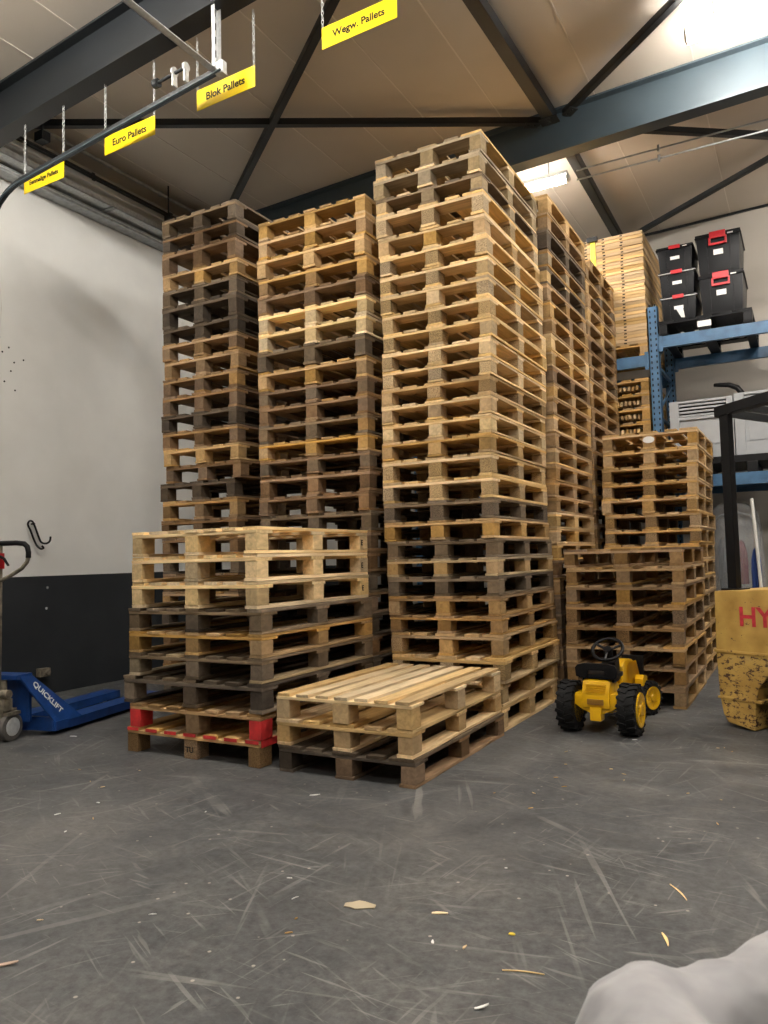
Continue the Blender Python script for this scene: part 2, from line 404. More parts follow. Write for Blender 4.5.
tag(MB().box(-5.57, -5.44, 4.1, 4.14, 4.84, 4.90).tube([(-5.45, 4.12, 4.94), (-5.45, 4.12, 4.72)], .01).box(-5.5, -5.4, 4.08, 4.16, 4.66, 4.74).build('pipe_hanger', M_STEEL),
    'dark pipe clamp hanging just behind the first yellow sign', 'hanger')

# conduits right of the far lamp
for z, lab in ((4.665, 'upper thin conduit running right from the far lamp'), (4.575, 'lower thin conduit running right from the far lamp')):
    mb = MB().tube([(-1.72, 7.0, z), (5.5, 7.0, z + .001)], .008, 8)
    for i in range(6): mb.box(-1.0 + i * 1.1, -.98 + i * 1.1, 6.985, 7.015, z - .025, z + .03)
    tag(mb.build('conduit_pipe', M_GALVD), lab, 'pipe')

# ------------------------------------------------------------------ lamps
def mat_emit(name, col, s):
    m = D.materials.new(name); m.use_nodes = True; nt = m.node_tree
    e = nt.nodes.new('ShaderNodeEmission'); e.inputs[0].default_value = (*col, 1); e.inputs[1].default_value = s
    nt.links.new(e.outputs[0], nt.nodes['Material Output'].inputs[0]); return m
M_TUBE = mat_emit('lit_lamp_cover', (1, .94, .86), 84)
def lamp(x, y, z, label, L=1.5, r=.055, mat=M_TUBE):
    t = thing('tube_lamp', label, 'ceiling lamp', (x, y, z))
    MB().lathe([(r * .6, -L / 2), (r, -L / 2 + .01), (r, L / 2 - .01), (r * .6, L / 2)], 16, 'X').build('lamp_cover', mat, t, smooth=True)
    MB().box(-L / 2, L / 2, -.03, .03, r * .9, r * .9 + .035).build('housing', M_WHITEP, t)
    for s in (-1, 1):
        MB().lathe([(r * 1.05, s * L / 2 - .012), (r * 1.1, s * (L / 2)), (r * .7, s * (L / 2 + .02))], 16, 'X').build('end_cap', M_WHITEP, t, smooth=True)
        MB().tube([(s * L * .38, 0, r + .03), (s * L * .38, 0, ROOF(x) - z - .002)], .006).build('hanger_rod', M_GALVD, t)
    return t
LG = None
lamp(.16, 5.85, 4.86, 'glowing tube lamp under the roof at the upper right')
lamp(-2.58, 7.1, 4.665, 'glowing tube lamp hanging behind the tallest pallet stack', r=.038)
lamp(3.4, 5.85, 4.95, 'tube lamp on the right, in line with the upper right one')
lamp(-1.2, 1.9, 4.86, 'tube lamp over the open floor in front of the stacks')
lamp(1.9, 1.9, 4.95, 'tube lamp over the right half of the open floor')
lamp(-3.9, 1.9, 4.8, 'tube lamp near the left wall in front of the stacks')
lamp(.4, -1.8, 4.9, 'tube lamp behind the viewer')
lamp(1.5, 8.6, 4.93, 'tube lamp near the back wall on the right')
W = D.worlds.new('world'); SC.world = W; W.use_nodes = True
W.node_tree.nodes['Background'].inputs[0].default_value = (.5, .5, .55, 1); W.node_tree.nodes['Background'].inputs[1].default_value = .05

# ------------------------------------------------------------------ door track, chains and signs
t = thing('door_track', 'dark overhead door track with pale bracket, curving down at the left wall', 'door track', (0, 3.6, 0))
path = [(-3.05, 0, 4.19), (-5.0, 0, 3.985)]
for i in range(1, 8):
    a = i / 7 * rad(84); path.append((-5.0 - .42 * sin(a) , 0, 3.985 - .42 * (1 - cos(a)) - .04 * sin(a)))
path += [(-5.5, 0, 3.4), (-5.62, 0, 2.4), (-5.7, 0, .02)]
MB().tube(path, .032, 6, flat=(1, .55)).build('rail', M_STEEL, t, smooth=False)
MB().tube([(p[0] + .0, -.03, p[2] - .028) for p in path[:9]], .008, 6).build('rail_lip', M_STEEL2, t)
MB().box(-3.14, -3.09, -2.5, .03, 4.185, 4.19).box(-3.14, -3.135, -2.5, .03, 4.185, 4.235).build('angle_rail', M_GALV, t)
mb = MB().box(-3.12, -3.115, -.03, .03, 4.2, ROOF(-3.1) - .003)
mb.box(-3.12, -3.09, .027, .03, 4.2, ROOF(-3.1) - .003).box(-3.12, -3.09, -.03, -.027, 4.2, ROOF(-3.1) - .003)
mb.build('slotted_hanger', M_GALV, t)
mb = MB()
for i in range(8): mb.box(-3.1145, -3.1125, -.008, .008, 4.28 + i * .09, 4.325 + i * .09)
mb.build('slot', M_DARKHOLE, t)
MB().box(-3.10, -3.04, -.02, .02, 4.15, 4.23).build('end_plate', M_GALV, t)
mb = MB().tube([(-3.62, 0, 4.275), (-3.36, 0, 4.30)], .011).lathe([(.03, -3.64), (.03, -3.60)], 10, 'X', (0, 0, 4.275))
mb.build('spring_bumper', M_STEEL, t)
for x in (-3.46, -3.36):
    MB().box(x - .006, x + .006, -.02, .02, 4.2, 4.3).lathe([(.03, x - .008), (.03, x + .008)], 12, 'X', (0, 0, 4.30)).build('bumper_bracket', M_GALV, t)

def chain_mesh(x, y, z0, z1):
    mb = MB(); L = .034; n = max(1, int((z1 - z0) / (L * .78))); L = (z1 - z0) / n / .78
    for i in range(n):
        c = z0 + (i + .5) * (z1 - z0) / n; pts = []
        for k in range(10):
            a = 2 * pi * k / 10; u = .0075 * cos(a); w = L / 2 * sin(a)
            pts.append((x + u, y, c + w) if i % 2 else (x, y + u, c + w))
        mb.tube(pts, .0018, 5, closed=True)
    return mb
def sign(words, x0, x1, z0, z1, label, ts):
    y = 3.75
    t = thing('hanging_sign', label, 'sign', ((x0 + x1) / 2, y, z0))
    w = (x1 - x0) / 2; sl = .012
    MB().hexa([(-w, -.002, 0), (w, -.002, sl), (w, .002, sl), (-w, .002, 0)], [(-w, -.002, z1 - z0), (w, -.002, z1 - z0 + sl), (w, .002, z1 - z0 + sl), (-w, .002, z1 - z0)]).build('sign_board', M_SIGN, t)
    text('lettering', words, ts, M_INK, t, Matrix.Translation((0, -.0035, (z1 - z0) / 2 + sl / 2)) @ Matrix.Rotation(-sl / w / 2, 4, 'Y') @ FRONT)
    for s in (-1, 1):
        c = chain_mesh(s * (w - .006), 0, z1 - z0 + (sl if s > 0 else 0) - .004, ROOF((x0 + x1) / 2 + s * w) - .4 - z0 + .004)
        c.build('chain', M_GALV, t, smooth=True)
sign('Eenmalige Pallets', -5.17, -4.716, 3.985, 4.12, 'yellow hanging sign nearest the left wall, lettering almost unreadable', .048)
sign('Euro Pallets', -4.279, -3.787, 4.04, 4.175, 'yellow hanging sign reading Euro Pallets', .070)
sign('Blok Pallets', -3.405, -2.92, 4.095, 4.235, 'yellow hanging sign reading Blok Pallets', .070)
sign('Wegw. Pallets', -2.41, -1.90, 4.165, 4.30, 'yellow hanging sign reading Wegw. Pallets', .062)

# ------------------------------------------------------------------ pallets
MC = {}
def brd(kind, dx, dy, dz):
    """board / block mesh, origin at its middle, slightly worn edges; shared by size"""
    key = (kind, round(dx, 3), round(dy, 3), round(dz, 3), RND.randrange(4))
    if key in MC: return MC[key]
    r = random.Random(hash(key[4]) + 11)
    mb = MB(); nx, ny = (1, 6) if dy > dx * 1.3 else (6, 1) if dx > dy * 1.3 else (1, 1)
    j = .0022 if kind != 'block' else .0015
    vs = {}
    V = []; F = []
    for i in range(nx + 1):
        for k in range(ny + 1):
            for l in (0, 1):
                x = -dx / 2 + dx * i / nx; y = -dy / 2 + dy * k / ny; z = -dz / 2 + dz * l
                vs[i, k, l] = len(V)
                V.append((x + r.uniform(-j, j), y + r.uniform(-j, j), z + r.uniform(-j, j) * .25))
    for i in range(nx):
        for k in range(ny):
            F.append((vs[i, k, 1], vs[i + 1, k, 1], vs[i + 1, k + 1, 1], vs[i, k + 1, 1]))
            F.append((vs[i, k, 0], vs[i, k + 1, 0], vs[i + 1, k + 1, 0], vs[i + 1, k, 0]))
    for i in range(nx):
        F.append((vs[i, 0, 0], vs[i + 1, 0, 0], vs[i + 1, 0, 1], vs[i, 0, 1]))
        F.append((vs[i, ny, 0], vs[i, ny, 1], vs[i + 1, ny, 1], vs[i + 1, ny, 0]))
    for k in range(ny):
        F.append((vs[0, k, 0], vs[0, k, 1], vs[0, k + 1, 1], vs[0, k + 1, 0]))
        F.append((vs[nx, k, 0], vs[nx, k + 1, 0], vs[nx, k + 1, 1], vs[nx, k, 1]))
    mb.add(V, F)
    me = mb.mesh(kind, WM['pine', 'Y'], bevel=.0025)
    MC[key] = me
    return me

def put(name, me, mat, parent, loc, rz=0):
    o = D.objects.new(name, me); COL.objects.link(o); o.parent = parent; o.location = loc; o.rotation_euler = (0, 0, rz)
    o.material_slots[0].link = 'OBJECT'; o.material_slots[0].material = mat
    return o

def pallet(x1, y0, z0, h, w, L, tone, label, btone=None, chip=False, mixt=None, rz=0, group=None, hide=(), bottoms=True, deckn=None, name='wooden_pallet', fascia=None, lite=False):
    """x1 = right edge, y0 = front edge; front faces -Y. tone / btone = boards / blocks"""
    t = thing(name, label, 'pallet', (x1 - w / 2, y0 + L / 2, z0), rz, group)
    th = h * .128; bh = h - 3 * th
    btone = btone or tone
    pick = lambda g: WM[(mixt if mixt and RND.random() < .3 else tone), g]
    bm_ = lambda: (WM[btone, 'C'] if (chip and RND.random() < .85) else WM[(mixt if mixt and RND.random() < .3 else btone), 'B'])
    xs = [-w / 2 + .046, 0, w / 2 - .046]; bw = [.088, .11, .088]
    ys = [-L / 2 + .0725, 0, L / 2 - .0725]
    e = .0012
    z = th / 2
    if bottoms:
        for i in range(3): put('bottom_board', brd('bottom_board', bw[i], L - .004, th - e), pick('Y'), t, (xs[i], RND.uniform(-.002, .002), z))
    else: bh += th
    zb = (th if bottoms else 0) + bh / 2
    for i in range(3):
        for k in range(3):
            if i == 1 and k == 1 and lite: continue
            put('block', brd('block', (.080, .094, .080)[i], .102, bh - e), bm_(), t, ((-w / 2 + .042, 0, w / 2 - .042)[i] + RND.uniform(-.002, .002), (-L / 2 + .053, 0, L / 2 - .053)[k] + RND.uniform(-.002, .002), zb))
    zs = h - 1.5 * th
    for k in range(3): put('stringer_board', brd('stringer_board', w - .004, .143, th - e), pick('X'), t, (0, ys[k] + RND.uniform(-.002, .002), zs))
    n = deckn or (5 if w < .9 else 7)
    if n == 5: cx_ = [-w / 2 + .0725, -w / 4 + .018, 0, w / 4 - .018, w / 2 - .0725]; dw = [.143, .1, .143, .1, .143]
    else: cx_ = [-w / 2 + .05 + (w - .1) * i / (n - 1) for i in range(n)]; dw = [.098 if w > .9 else .078] * n
    for i in range(n):
        put('deck_board', brd('deck_board', dw[i], L - .002 + RND.choice((0, 0, -.006)), th - e), pick('Y'), t, (cx_[i], RND.uniform(-.004, .004), h - th / 2), RND.uniform(-.003, .003))
    return t

ORD = 'top second third fourth fifth sixth seventh eighth ninth tenth eleventh twelfth thirteenth fourteenth fifteenth sixteenth seventeenth eighteenth nineteenth twentieth twenty-first twenty-second twenty-third twenty-fourth twenty-fifth twenty-sixth twenty-seventh twenty-eighth twenty-ninth thirtieth thirty-first'.split()
WORD = dict(fresh='whitish new', pale='pale', pine='light pine', honey='honey-coloured', tan='tan', brown='brown', grey='grey-brown', dark='dark grimy', weathered='weathered')
def stack(tops, x1s, y0, w, L, tones, where, chipset=(), jx=.006, jy=.006, bt={}, mixt=None, group=None, L_=None):
    n = len(tops) - 1
    for i in range(n):
        h = tops[i] - tops[i + 1]
        tone = tones[i] if i < len(tones) else tones[-1]
        x1 = x1s[i] if i < len(x1s) else x1s[-1] + RND.uniform(-jx, jx)
        lab = ('%s pallet, %s%s' % (WORD[tone], 'topmost' if i == 0 else 'lowest, on the floor,' if i == n - 1 else ORD[i] + ' from the top', ' of ' + where)).replace(', of', ' of') if i == n - 1 else '%s pallet, %s of %s' % (WORD[tone], 'topmost' if i == 0 else ORD[i] + ' from the top', where)
        pallet(x1, y0 + RND.uniform(-jy, jy), tops[i + 1] + .0005, h - .001, w + RND.uniform(-.004, .004), L, tone, lab, btone=bt.get(i), chip=i in chipset,
               mixt=mixt[i] if mixt and i in mixt else None, rz=RND.uniform(-.006, .006), group=group)

def extend(t, n):
    z = t[-1]; return t + [z - z * (i + 1) / n for i in range(n)]

# C: the tall stack in the middle
Ct = [3.902, 3.752, 3.611, 3.494, 3.332, 3.189, 3.054, 2.919, 2.781, 2.646, 2.514, 2.387, 2.268, 2.145, 2.017, 1.894, 1.768, 1.618, 1.477, 1.346, 1.216, 1.095, 0.975, 0.847, 0.719, 0.605, 0.46, 0.302, 0.157, 0]
Cx = [-1.744, -1.752, -1.744, -1.743, -1.738, -1.718, -1.723, -1.728, -1.713, -1.708, -1.72, -1.724, -1.732, -1.736, -1.741, -1.742, -1.75, -1.746, -1.746, -1.742, -1.727, -1.725, -1.725, -1.72, -1.715, -1.709, -1.695, -1.721, -1.726]
stack(Ct, Cx, 4.6, .80, 1.18, ['weathered', 'weathered', 'grey', 'pale', 'pale', 'pale', 'pale', 'pale', 'pale', 'pale', 'pale', 'pale', 'pine', 'pale', 'pale', 'pine', 'pale', 'pale', 'grey', 'honey', 'grey', 'weathered', 'grey', 'tan', 'tan', 'pine', 'pale', 'pale', 'pale'],
      'the tallest stack in the centre', chipset={3, 5, 6, 7, 8, 9, 10, 11, 12, 16, 17, 18, 25, 26}, bt={2: 'weathered', 4: 'honey', 13: 'pine', 14: 'fresh', 23: 'honey', 21: 'pine'}, mixt={0: 'pale', 1: 'pale', 2: 'pale', 23: 'pine'}, jy=.008)
# A: left stack
At = extend([4.005, 3.856, 3.718, 3.532, 3.397, 3.253, 3.068, 2.935, 2.795, 2.643, 2.496, 2.335, 2.198, 2.05, 1.913, 1.771, 1.622, 1.462], 10)
Ax = [-3.87, -3.872, -3.875, -3.868, -3.881, -3.873, -3.876, -3.879, -3.871, -3.884, -3.887, -3.89, -3.892, -3.875, -3.867, -3.935, -3.903, -3.905]
stack(At, Ax, 4.7, .80, 1.18, ['grey', 'dark', 'brown', 'honey', 'grey', 'dark', 'dark', 'tan', 'tan', 'tan', 'brown', 'dark', 'brown', 'pine', 'brown', 'dark', 'tan', 'brown', 'brown', 'grey', 'brown', 'tan', 'dark', 'brown', 'brown', 'tan', 'grey', 'brown'],
      'the leftmost tall stack by the wall', mixt={0: 'dark', 1: 'brown', 2: 'tan', 7: 'brown', 9: 'brown', 16: 'honey', 12: 'tan'}, jy=.012)
# B: second stack
Bt = extend([3.693, 3.555, 3.402, 3.253, 3.107, 2.97, 2.829, 2.688, 2.533, 2.386, 2.262, 2.123, 1.985, 1.861, 1.733, 1.58, 1.442, 1.305], 9)
Bx = [-2.626, -2.628, -2.632, -2.628, -2.632, -2.636, -2.64, -2.644, -2.648, -2.645, -2.64, -2.644, -2.648, -2.643, -2.647, -2.651, -2.647, -2.651]
stack(Bt, Bx, 4.6, .955, 1.18, ['pine', 'honey', 'pine', 'tan', 'brown', 'fresh', 'fresh', 'grey', 'honey', 'brown', 'brown', 'tan', 'honey', 'brown', 'brown', 'brown', 'grey', 'brown', 'brown', 'grey', 'brown', 'dark', 'brown', 'grey', 'brown', 'brown', 'dark'],
      'the tall stack left of the centre one', bt={0: 'pine', 9: 'grey', 13: 'grey'}, mixt={0: 'pine', 1: 'tan', 3: 'pine', 10: 'tan', 11: 'grey'}, jy=.01)
# D and the one behind it
Dt = extend([3.96, 3.813, 3.677, 3.523, 3.382, 3.243, 3.104, 2.968, 2.836, 2.704, 2.576, 2.446, 2.327, 2.195, 2.063, 1.932, 1.806, 1.674, 1.549, 1.430, 1.304, 1.186], 9)
stack(Dt, [-1.677, -1.68, -1.688, -1.695, -1.70, -1.70, -1.683, -1.682, -1.684, -1.689, -1.687, -1.683, -1.688, -1.693, -1.689, -1.694, -1.698, -1.70, -1.70, -1.70, -1.70, -1.70], 5.85, .80, 1.17,
      ['pine', 'tan', 'grey', 'tan', 'grey', 'tan', 'pine', 'tan', 'pale', 'pine', 'brown', 'pine', 'tan', 'pine', 'tan', 'pine', 'tan', 'tan', 'tan', 'pale', 'pine', 'pine', 'brown', 'tan', 'brown', 'grey', 'brown', 'tan', 'brown', 'grey', 'brown'],
      'the tall stack right behind the centre one', bt={2: 'dark', 3: 'weathered'}, mixt={2: 'dark', 4: 'pale', 6: 'brown'}, jy=.01)
E2t = [3.80 - 3.80 * i / 28 for i in range(29)]
stack(E2t, [-1.69], 7.08, .80, 1.18, ['tan', 'grey', 'tan', 'pine', 'tan', 'brown', 'tan', 'tan', 'pine', 'tan', 'tan', 'brown', 'tan', 'tan', 'tan', 'pine', 'tan', 'brown', 'tan', 'tan'], 'the farthest floor stack in the centre row', mixt={1: 'pine', 4: 'pine', 7: 'grey'})
pallet(-1.70, 7.3, 3.801, .12, .55, 1.0, 'honey', 'small honey-coloured half pallet lying on the farthest centre stack', deckn=5, lite=True)
# G and H on the right
Gt = extend([2.162, 2.004, 1.861, 1.721, 1.582, 1.442, 1.302, 1.17], 8)
stack(Gt, [-.789, -.797, -.804, -.81, -.817, -.80, -.81, -.82], 7.0, .80, 1.2, ['pine', 'pine', 'pine', 'pine', 'pine', 'pine', 'pine', 'pine'], 'the light stack behind the toy tractor stack', chipset=set(range(2, 16)), bt={0: 'honey'}, jy=.006)
Ht = [1.133, .999, .867, .725, .572, .431, .293, .146, 0]
stack(Ht, [-.785, -.778, -.784, -.791, -.799, -.795, -.80, -.805], 5.742, .84, 1.2, ['tan', 'honey', 'tan', 'tan', 'tan', 'tan', 'tan', 'tan'], 'the low brown stack behind the toy tractor', chipset={3, 4}, bt={0: 'tan', 1: 'tan', 7: 'honey'}, mixt={0: 'brown', 2: 'honey', 5: 'honey', 7: 'honey'}, jy=.008)
# oval white sticker on the top G pallet's middle block
tag(MB().lathe([(.05, 0), (.05, .002)], 20, 'Y').build('paper_sticker', M_LABEL), 'oval white sticker on the middle block of the light stack top pallet', 'sticker')
D.objects['paper_sticker'].location = (-1.19, 6.996, 2.085); D.objects['paper_sticker'].scale = (1, 1, .6)
# F: low stack in front
for i, (zt, zb, tone, lab) in enumerate([(.409, .275, 'fresh', 'pale new pallet with open deck boards, top of the low front stack'),
                                          (.275, .138, 'pale', 'pale pallet in the middle of the low front stack'),
                                          (.138, 0, 'dark', 'dark grimy pallet on the floor under the low front stack')]):
    p = pallet([-1.712, -1.712, -1.70][i], 3.325, zb + .0005, zt - zb - .001, .805, 1.22, tone, lab, btone='pine' if i == 1 else 'pale' if i == 0 else 'dark', mixt={0: 'pale', 1: 'pine', 2: 'brown'}[i], bottoms=(i != 0), deckn=7 if i == 0 else 5, rz=[0, .004, 0][i])
# E: short wide stack left front
Et = [1.298, 1.147, .997, .845, .71, .582, .446, .285, .146, 0]
Eto = ['fresh', 'fresh', 'fresh', 'grey', 'honey', 'grey', 'dark', 'tan', 'pine']
Elab = ['whitish new pallet, topmost of three on the wide left stack', 'whitish new pallet, middle one of three on the wide left stack', 'whitish new pallet, lowest of three on the wide left stack',
        'grey-brown pallet directly below the three whitish ones', 'honey-coloured pallet under a grey one in the wide left stack', 'grey-brown pallet between honey and dark ones in the wide left stack',
        'thick dark pallet jutting out above the red-painted blocks', 'pallet with red-painted corner blocks in the wide left stack', 'lowest pallet of the wide left stack, with red deck board ends']
Exr = [-2.625, -2.627, -2.625, -2.60, -2.60, -2.602, -2.605, -2.615, -2.625]; Ew = [.945, .945, .95, 1.0, 1.0, 1.0, 1.04, .98, .99]
EP = []
for i in range(9):
    h = Et[i] - Et[i + 1]
    p = pallet(Exr[i], 3.32, Et[i + 1] + .0005, h - .001, Ew[i], 1.2, Eto[i], Elab[i], btone={0: 'fresh', 1: 'fresh', 2: 'fresh', 3: 'grey', 5: 'grey', 7: 'tan', 8: 'tan'}.get(i), mixt={3: 'dark', 5: 'weathered', 6: 'grey'}.get(i),
               chip=i == 8, bottoms=i not in (7, 8), deckn=7)
    EP.append((p, Ew[i], h))
# red paint on blocks of the eighth and deck ends of the ninth
p, w, h = EP[7]
for c in [c for c in p.children if c.name.startswith('block') and c.location.y < -.4 and abs(c.location.x) > .2]:
    c.material_slots[0].material = M_REDWOOD; c['label'] = 'block painted red'
p, w, h = EP[8]
red = MB()
for c in [c for c in p.children if c.name.startswith('deck_board')]:
    x = c.location.x; red.box(x - .045, x + .045, -.6065, -.6045, h * .86, h * .985)
red.box(w / 2 + .001, w / 2 + .003, -.59, -.35, h * .72, h * .99)
o = red.build('red_paint_mark', M_REDWOOD, p); o['label'] = 'red paint on the deck board ends'
text('stamp', 'TU', .045, M_INK, p, Matrix.Translation((0, -.606, h * .36)) @ FRONT)
for k in range(3):
    p, w, h = EP[k]
    text('stamp', 'E', .05, M_INK, p, Matrix.Translation((w / 2 + .0012, .52, h * .42)) @ Matrix.Rotation(pi / 2, 4, 'Z') @ FRONT)
# blue-grey strap scrap round the 13th pallet of C, small
# ------------------------------------------------------------------ pallet jack
t = thing('pallet_jack', 'blue hand pallet jack with grey worn steering wheels by the left wall', 'pallet jack', (-4.615, 3.19, 0), rad(12))
for s in (-1, 1):
    x0, x1 = (.115, .275) if s > 0 else (-.275, -.115)
    mb = MB().box(x0, x1, .30, 1.40, .075, .083).box(x0, x0 + .008, .30, 1.40, .025, .083).box(x1 - .008, x1, .30, 1.40, .025, .083)
    mb.hexa([(x0 + .05, 1.40, .03), (x1 - .05, 1.40, .03), (x1 - .05, 1.41, .03), (x0 + .05, 1.41, .03)], [(x0, 1.40, .083), (x1, 1.40, .083), (x1 - .05, 1.47, .07), (x0 + .05, 1.47, .07)])
    mb.box(x0, x1, .18, .30, .03, .09)
    mb.build('fork', M_BLUEJ, t, bevel=.003)
    MB().lathe([(.035, (x0 + x1) / 2 - .04), (.035, (x0 + x1) / 2 + .04)], 14, 'X', (0, 1.25, .036)).build('load_roller', M_WHITEP, t, smooth=True)
    # sloping gusset plate
    g = MB().hexa([(s * .262, .18, .08), (s * .275, .18, .08), (s * .275, .44, .08), (s * .262, .44, .08)], [(s * .11, .02, .40), (s * .123, .02, .41), (s * .123, .12, .41), (s * .11, .12, .40)])
    gp = g.build('side_plate', M_BLUEJ, t, bevel=.002)
    if s > 0:
        # lettering runs down the plate
        P0 = Vector((.123, .07, .41)); P1 = Vector((.275, .31, .08)); d = (P1 - P0).normalized()
        nrm = (Vector((.275, .44, .08)) - Vector((.275, .18, .08))).cross(Vector((.123, .02, .41)) - Vector((.275, .18, .08))).normalized()
        if nrm.x < 0: nrm = -nrm
        up = nrm.cross(d); M = Matrix((d, up, nrm)).transposed().to_4x4(); M.translation = (P0 + P1) / 2 + nrm * .003
        lt = text('lettering', 'QUICKLIFT', .056, M_LABEL, gp, M)
MB().prism([(-.125, .0), (.125, .0), (.13, .13), (-.13, .13)], .385, .415, 'Z').build('top_plate', M_BLUEJ, t, bevel=.004)
MB().box(-.26, .26, .17, .2, .03, .12).box(-.13, .13, .10, .125, .1, .39).build('cross_member', M_BLUEJ, t, bevel=.003)
MB().lathe([(.045, .12), (.05, .2), (.035, .22), (.035, .38)], 18, 'Z', (0, -.0, 0)).box(-.07, .07, -.06, .06, .14, .20).box(-.05, .09, -.07, .0, .20, .27).lathe([(.03, .03), (.03, .1)], 12, 'X', (0, -.04, .3)).build('pump', M_OIL, t, smooth=True, bevel=.002)
MB().box(-.11, .11, -.05, .05, .165, .185).build('axle_bracket', M_OIL, t)
for s in (-1, 1):
    w = MB().lathe([(.06, s * .07 - .025), (.086, s * .07 - .022), (.09, s * .07 - .012), (.09, s * .07 + .012), (.086, s * .07 + .022), (.06, s * .07 + .025)], 26, 'X', (0, 0, .09)).build('steering_wheel', M_TYRE2, t, smooth=True)
    MB().lathe([(.03, s * .07 - .027), (.058, s * .07 - .0265), (.058, s * .07 + .0265), (.03, s * .07 + .030)], 20, 'X', (0, 0, .09)).build('wheel_hub', M_GALV, w, smooth=True)
MB().tube([(0, -.03, .28), (.05, -.075, 1.0), (.06, -.085, 1.26)], .02, 12).build('handle_shaft', M_OIL, t, smooth=True)
for s in (-1, 1):
    pass
loop = []
for s in (-1, 1):
    pts = [(.055 + x_, y_, z_) for x_, y_, z_ in [(0, -.08, 1.02), (s * .10, -.08, 1.06), (s * .18, -.082, 1.10), (s * .22, -.083, 1.14), (s * .23, -.084, 1.17)]]
    MB().tube(pts, .0125, 10).build('handle_frame', M_OIL, t, smooth=True)
arc = [(.23, -.084, 1.165), (.232, -.084, 1.20), (.224, -.085, 1.235), (.20, -.085, 1.255), (.14, -.085, 1.262)]
MB().tube([(x + .055, y, z) for x, y, z in arc] + [(-x + .055, y, z) for x, y, z in reversed(arc)], .0165, 12).build('handle_grip', M_BLACK, t, smooth=True)
MB().tube([(0.05, -.10, 1.19), (.12, -.11, 1.165), (.16, -.115, 1.12)], [.012, .008, .006], 8, flat=(1, 1.4)).build('release_lever', M_BLACK, t, smooth=True)
MB().box(.035, .079, -.105, -.06, 1.10, 1.2).build('lever_housing', M_REDP, t, bevel=.003)
# small lamp / camera like box hanging behind the jack on the wall
tag(MB().box(-5.84, -5.78, 4.36, 4.46, .17, .24).lathe([(.03, -5.78), (.022, -5.765)], 14, 'X', (0, 4.43, .205)).build('wall_socket', M_OIL, bevel=.004), 'small metal fitting on the dark wall just behind the pallet jack', 'wall fitting')

# hook on the wall
hp = [(0, .0, .0), (0, .03, .02)]
def hook():
    mb = MB(); X = -5.84
    pts = [(X + .05, 4.46, 1.29), (X + .055, 4.475, 1.27), (X + .05, 4.44, 1.265), (X + .012, 4.42, 1.31), (X + .012, 4.36, 1.42), (X + .012, 4.33, 1.47), (X + .012, 4.345, 1.50), (X + .012, 4.38, 1.50), (X + .012, 4.41, 1.46), (X + .012, 4.46, 1.36), (X + .012, 4.49, 1.32), (X + .04, 4.52, 1.31), (X + .055, 4.55, 1.33), (X + .055, 4.56, 1.37)]
    pts = [(a, 4.27 + (b - 4.33) * .83, c) for a, b, c in pts]
    pts = [tuple(p) for p, r in spline([(*q, 1) for q in pts], 4)]
    mb.tube(pts, .0085, 8)
    mb.tube([(X - .03, 4.335, 1.48), (X + .012, 4.335, 1.48)], .008, 6)
    return mb.build('wall_hook', M_BLACK, smooth=True)
tag(hook(), 'bent black wire hook fixed to the white wall above the pallet jack', 'hook')
for i, (y, z, s, lab) in enumerate([(4.50, .925, .010, 'upper of two small pale screws in the dark wall band'), (4.49, .745, .010, 'lower of two small pale screws in the dark wall band')]):
    tag(MB().lathe([(s, 0), (s * 1.2, .004), (s * .6, .008)], 10, 'X').build('wall_screw', M_GALV, loc=(XL, y, z)), lab, 'screw')
gp = [(4.05, 3.05), (4.08, 2.93), (4.03, 2.86), (4.14, 2.98), (4.16, 2.78), (4.1, 2.68), (4.19, 2.86), (4.2, 2.62), (4.05, 2.74), (4.28, 2.9)]
for y, z in gp:
    tag(MB().lathe([(.008, 0), (.008, .002)], 8, 'X').build('screw_hole', M_DARKHOLE, loc=(XL, y - .02, z)), 'small dark screw hole in a cluster on the white wall', 'screw hole', 'screw holes at the left edge of the white wall')
pts = [(XL + .012, 3.9 + .14 * sin(a), 3.3 + .42 * cos(a)) for a in [i * pi / 12 for i in range(0, 13)]]
tag(MB().tube(pts, .004, 6).build('cable_loop', M_WHITEP), 'thin pale cable looping down the white wall at its left edge', 'cable')

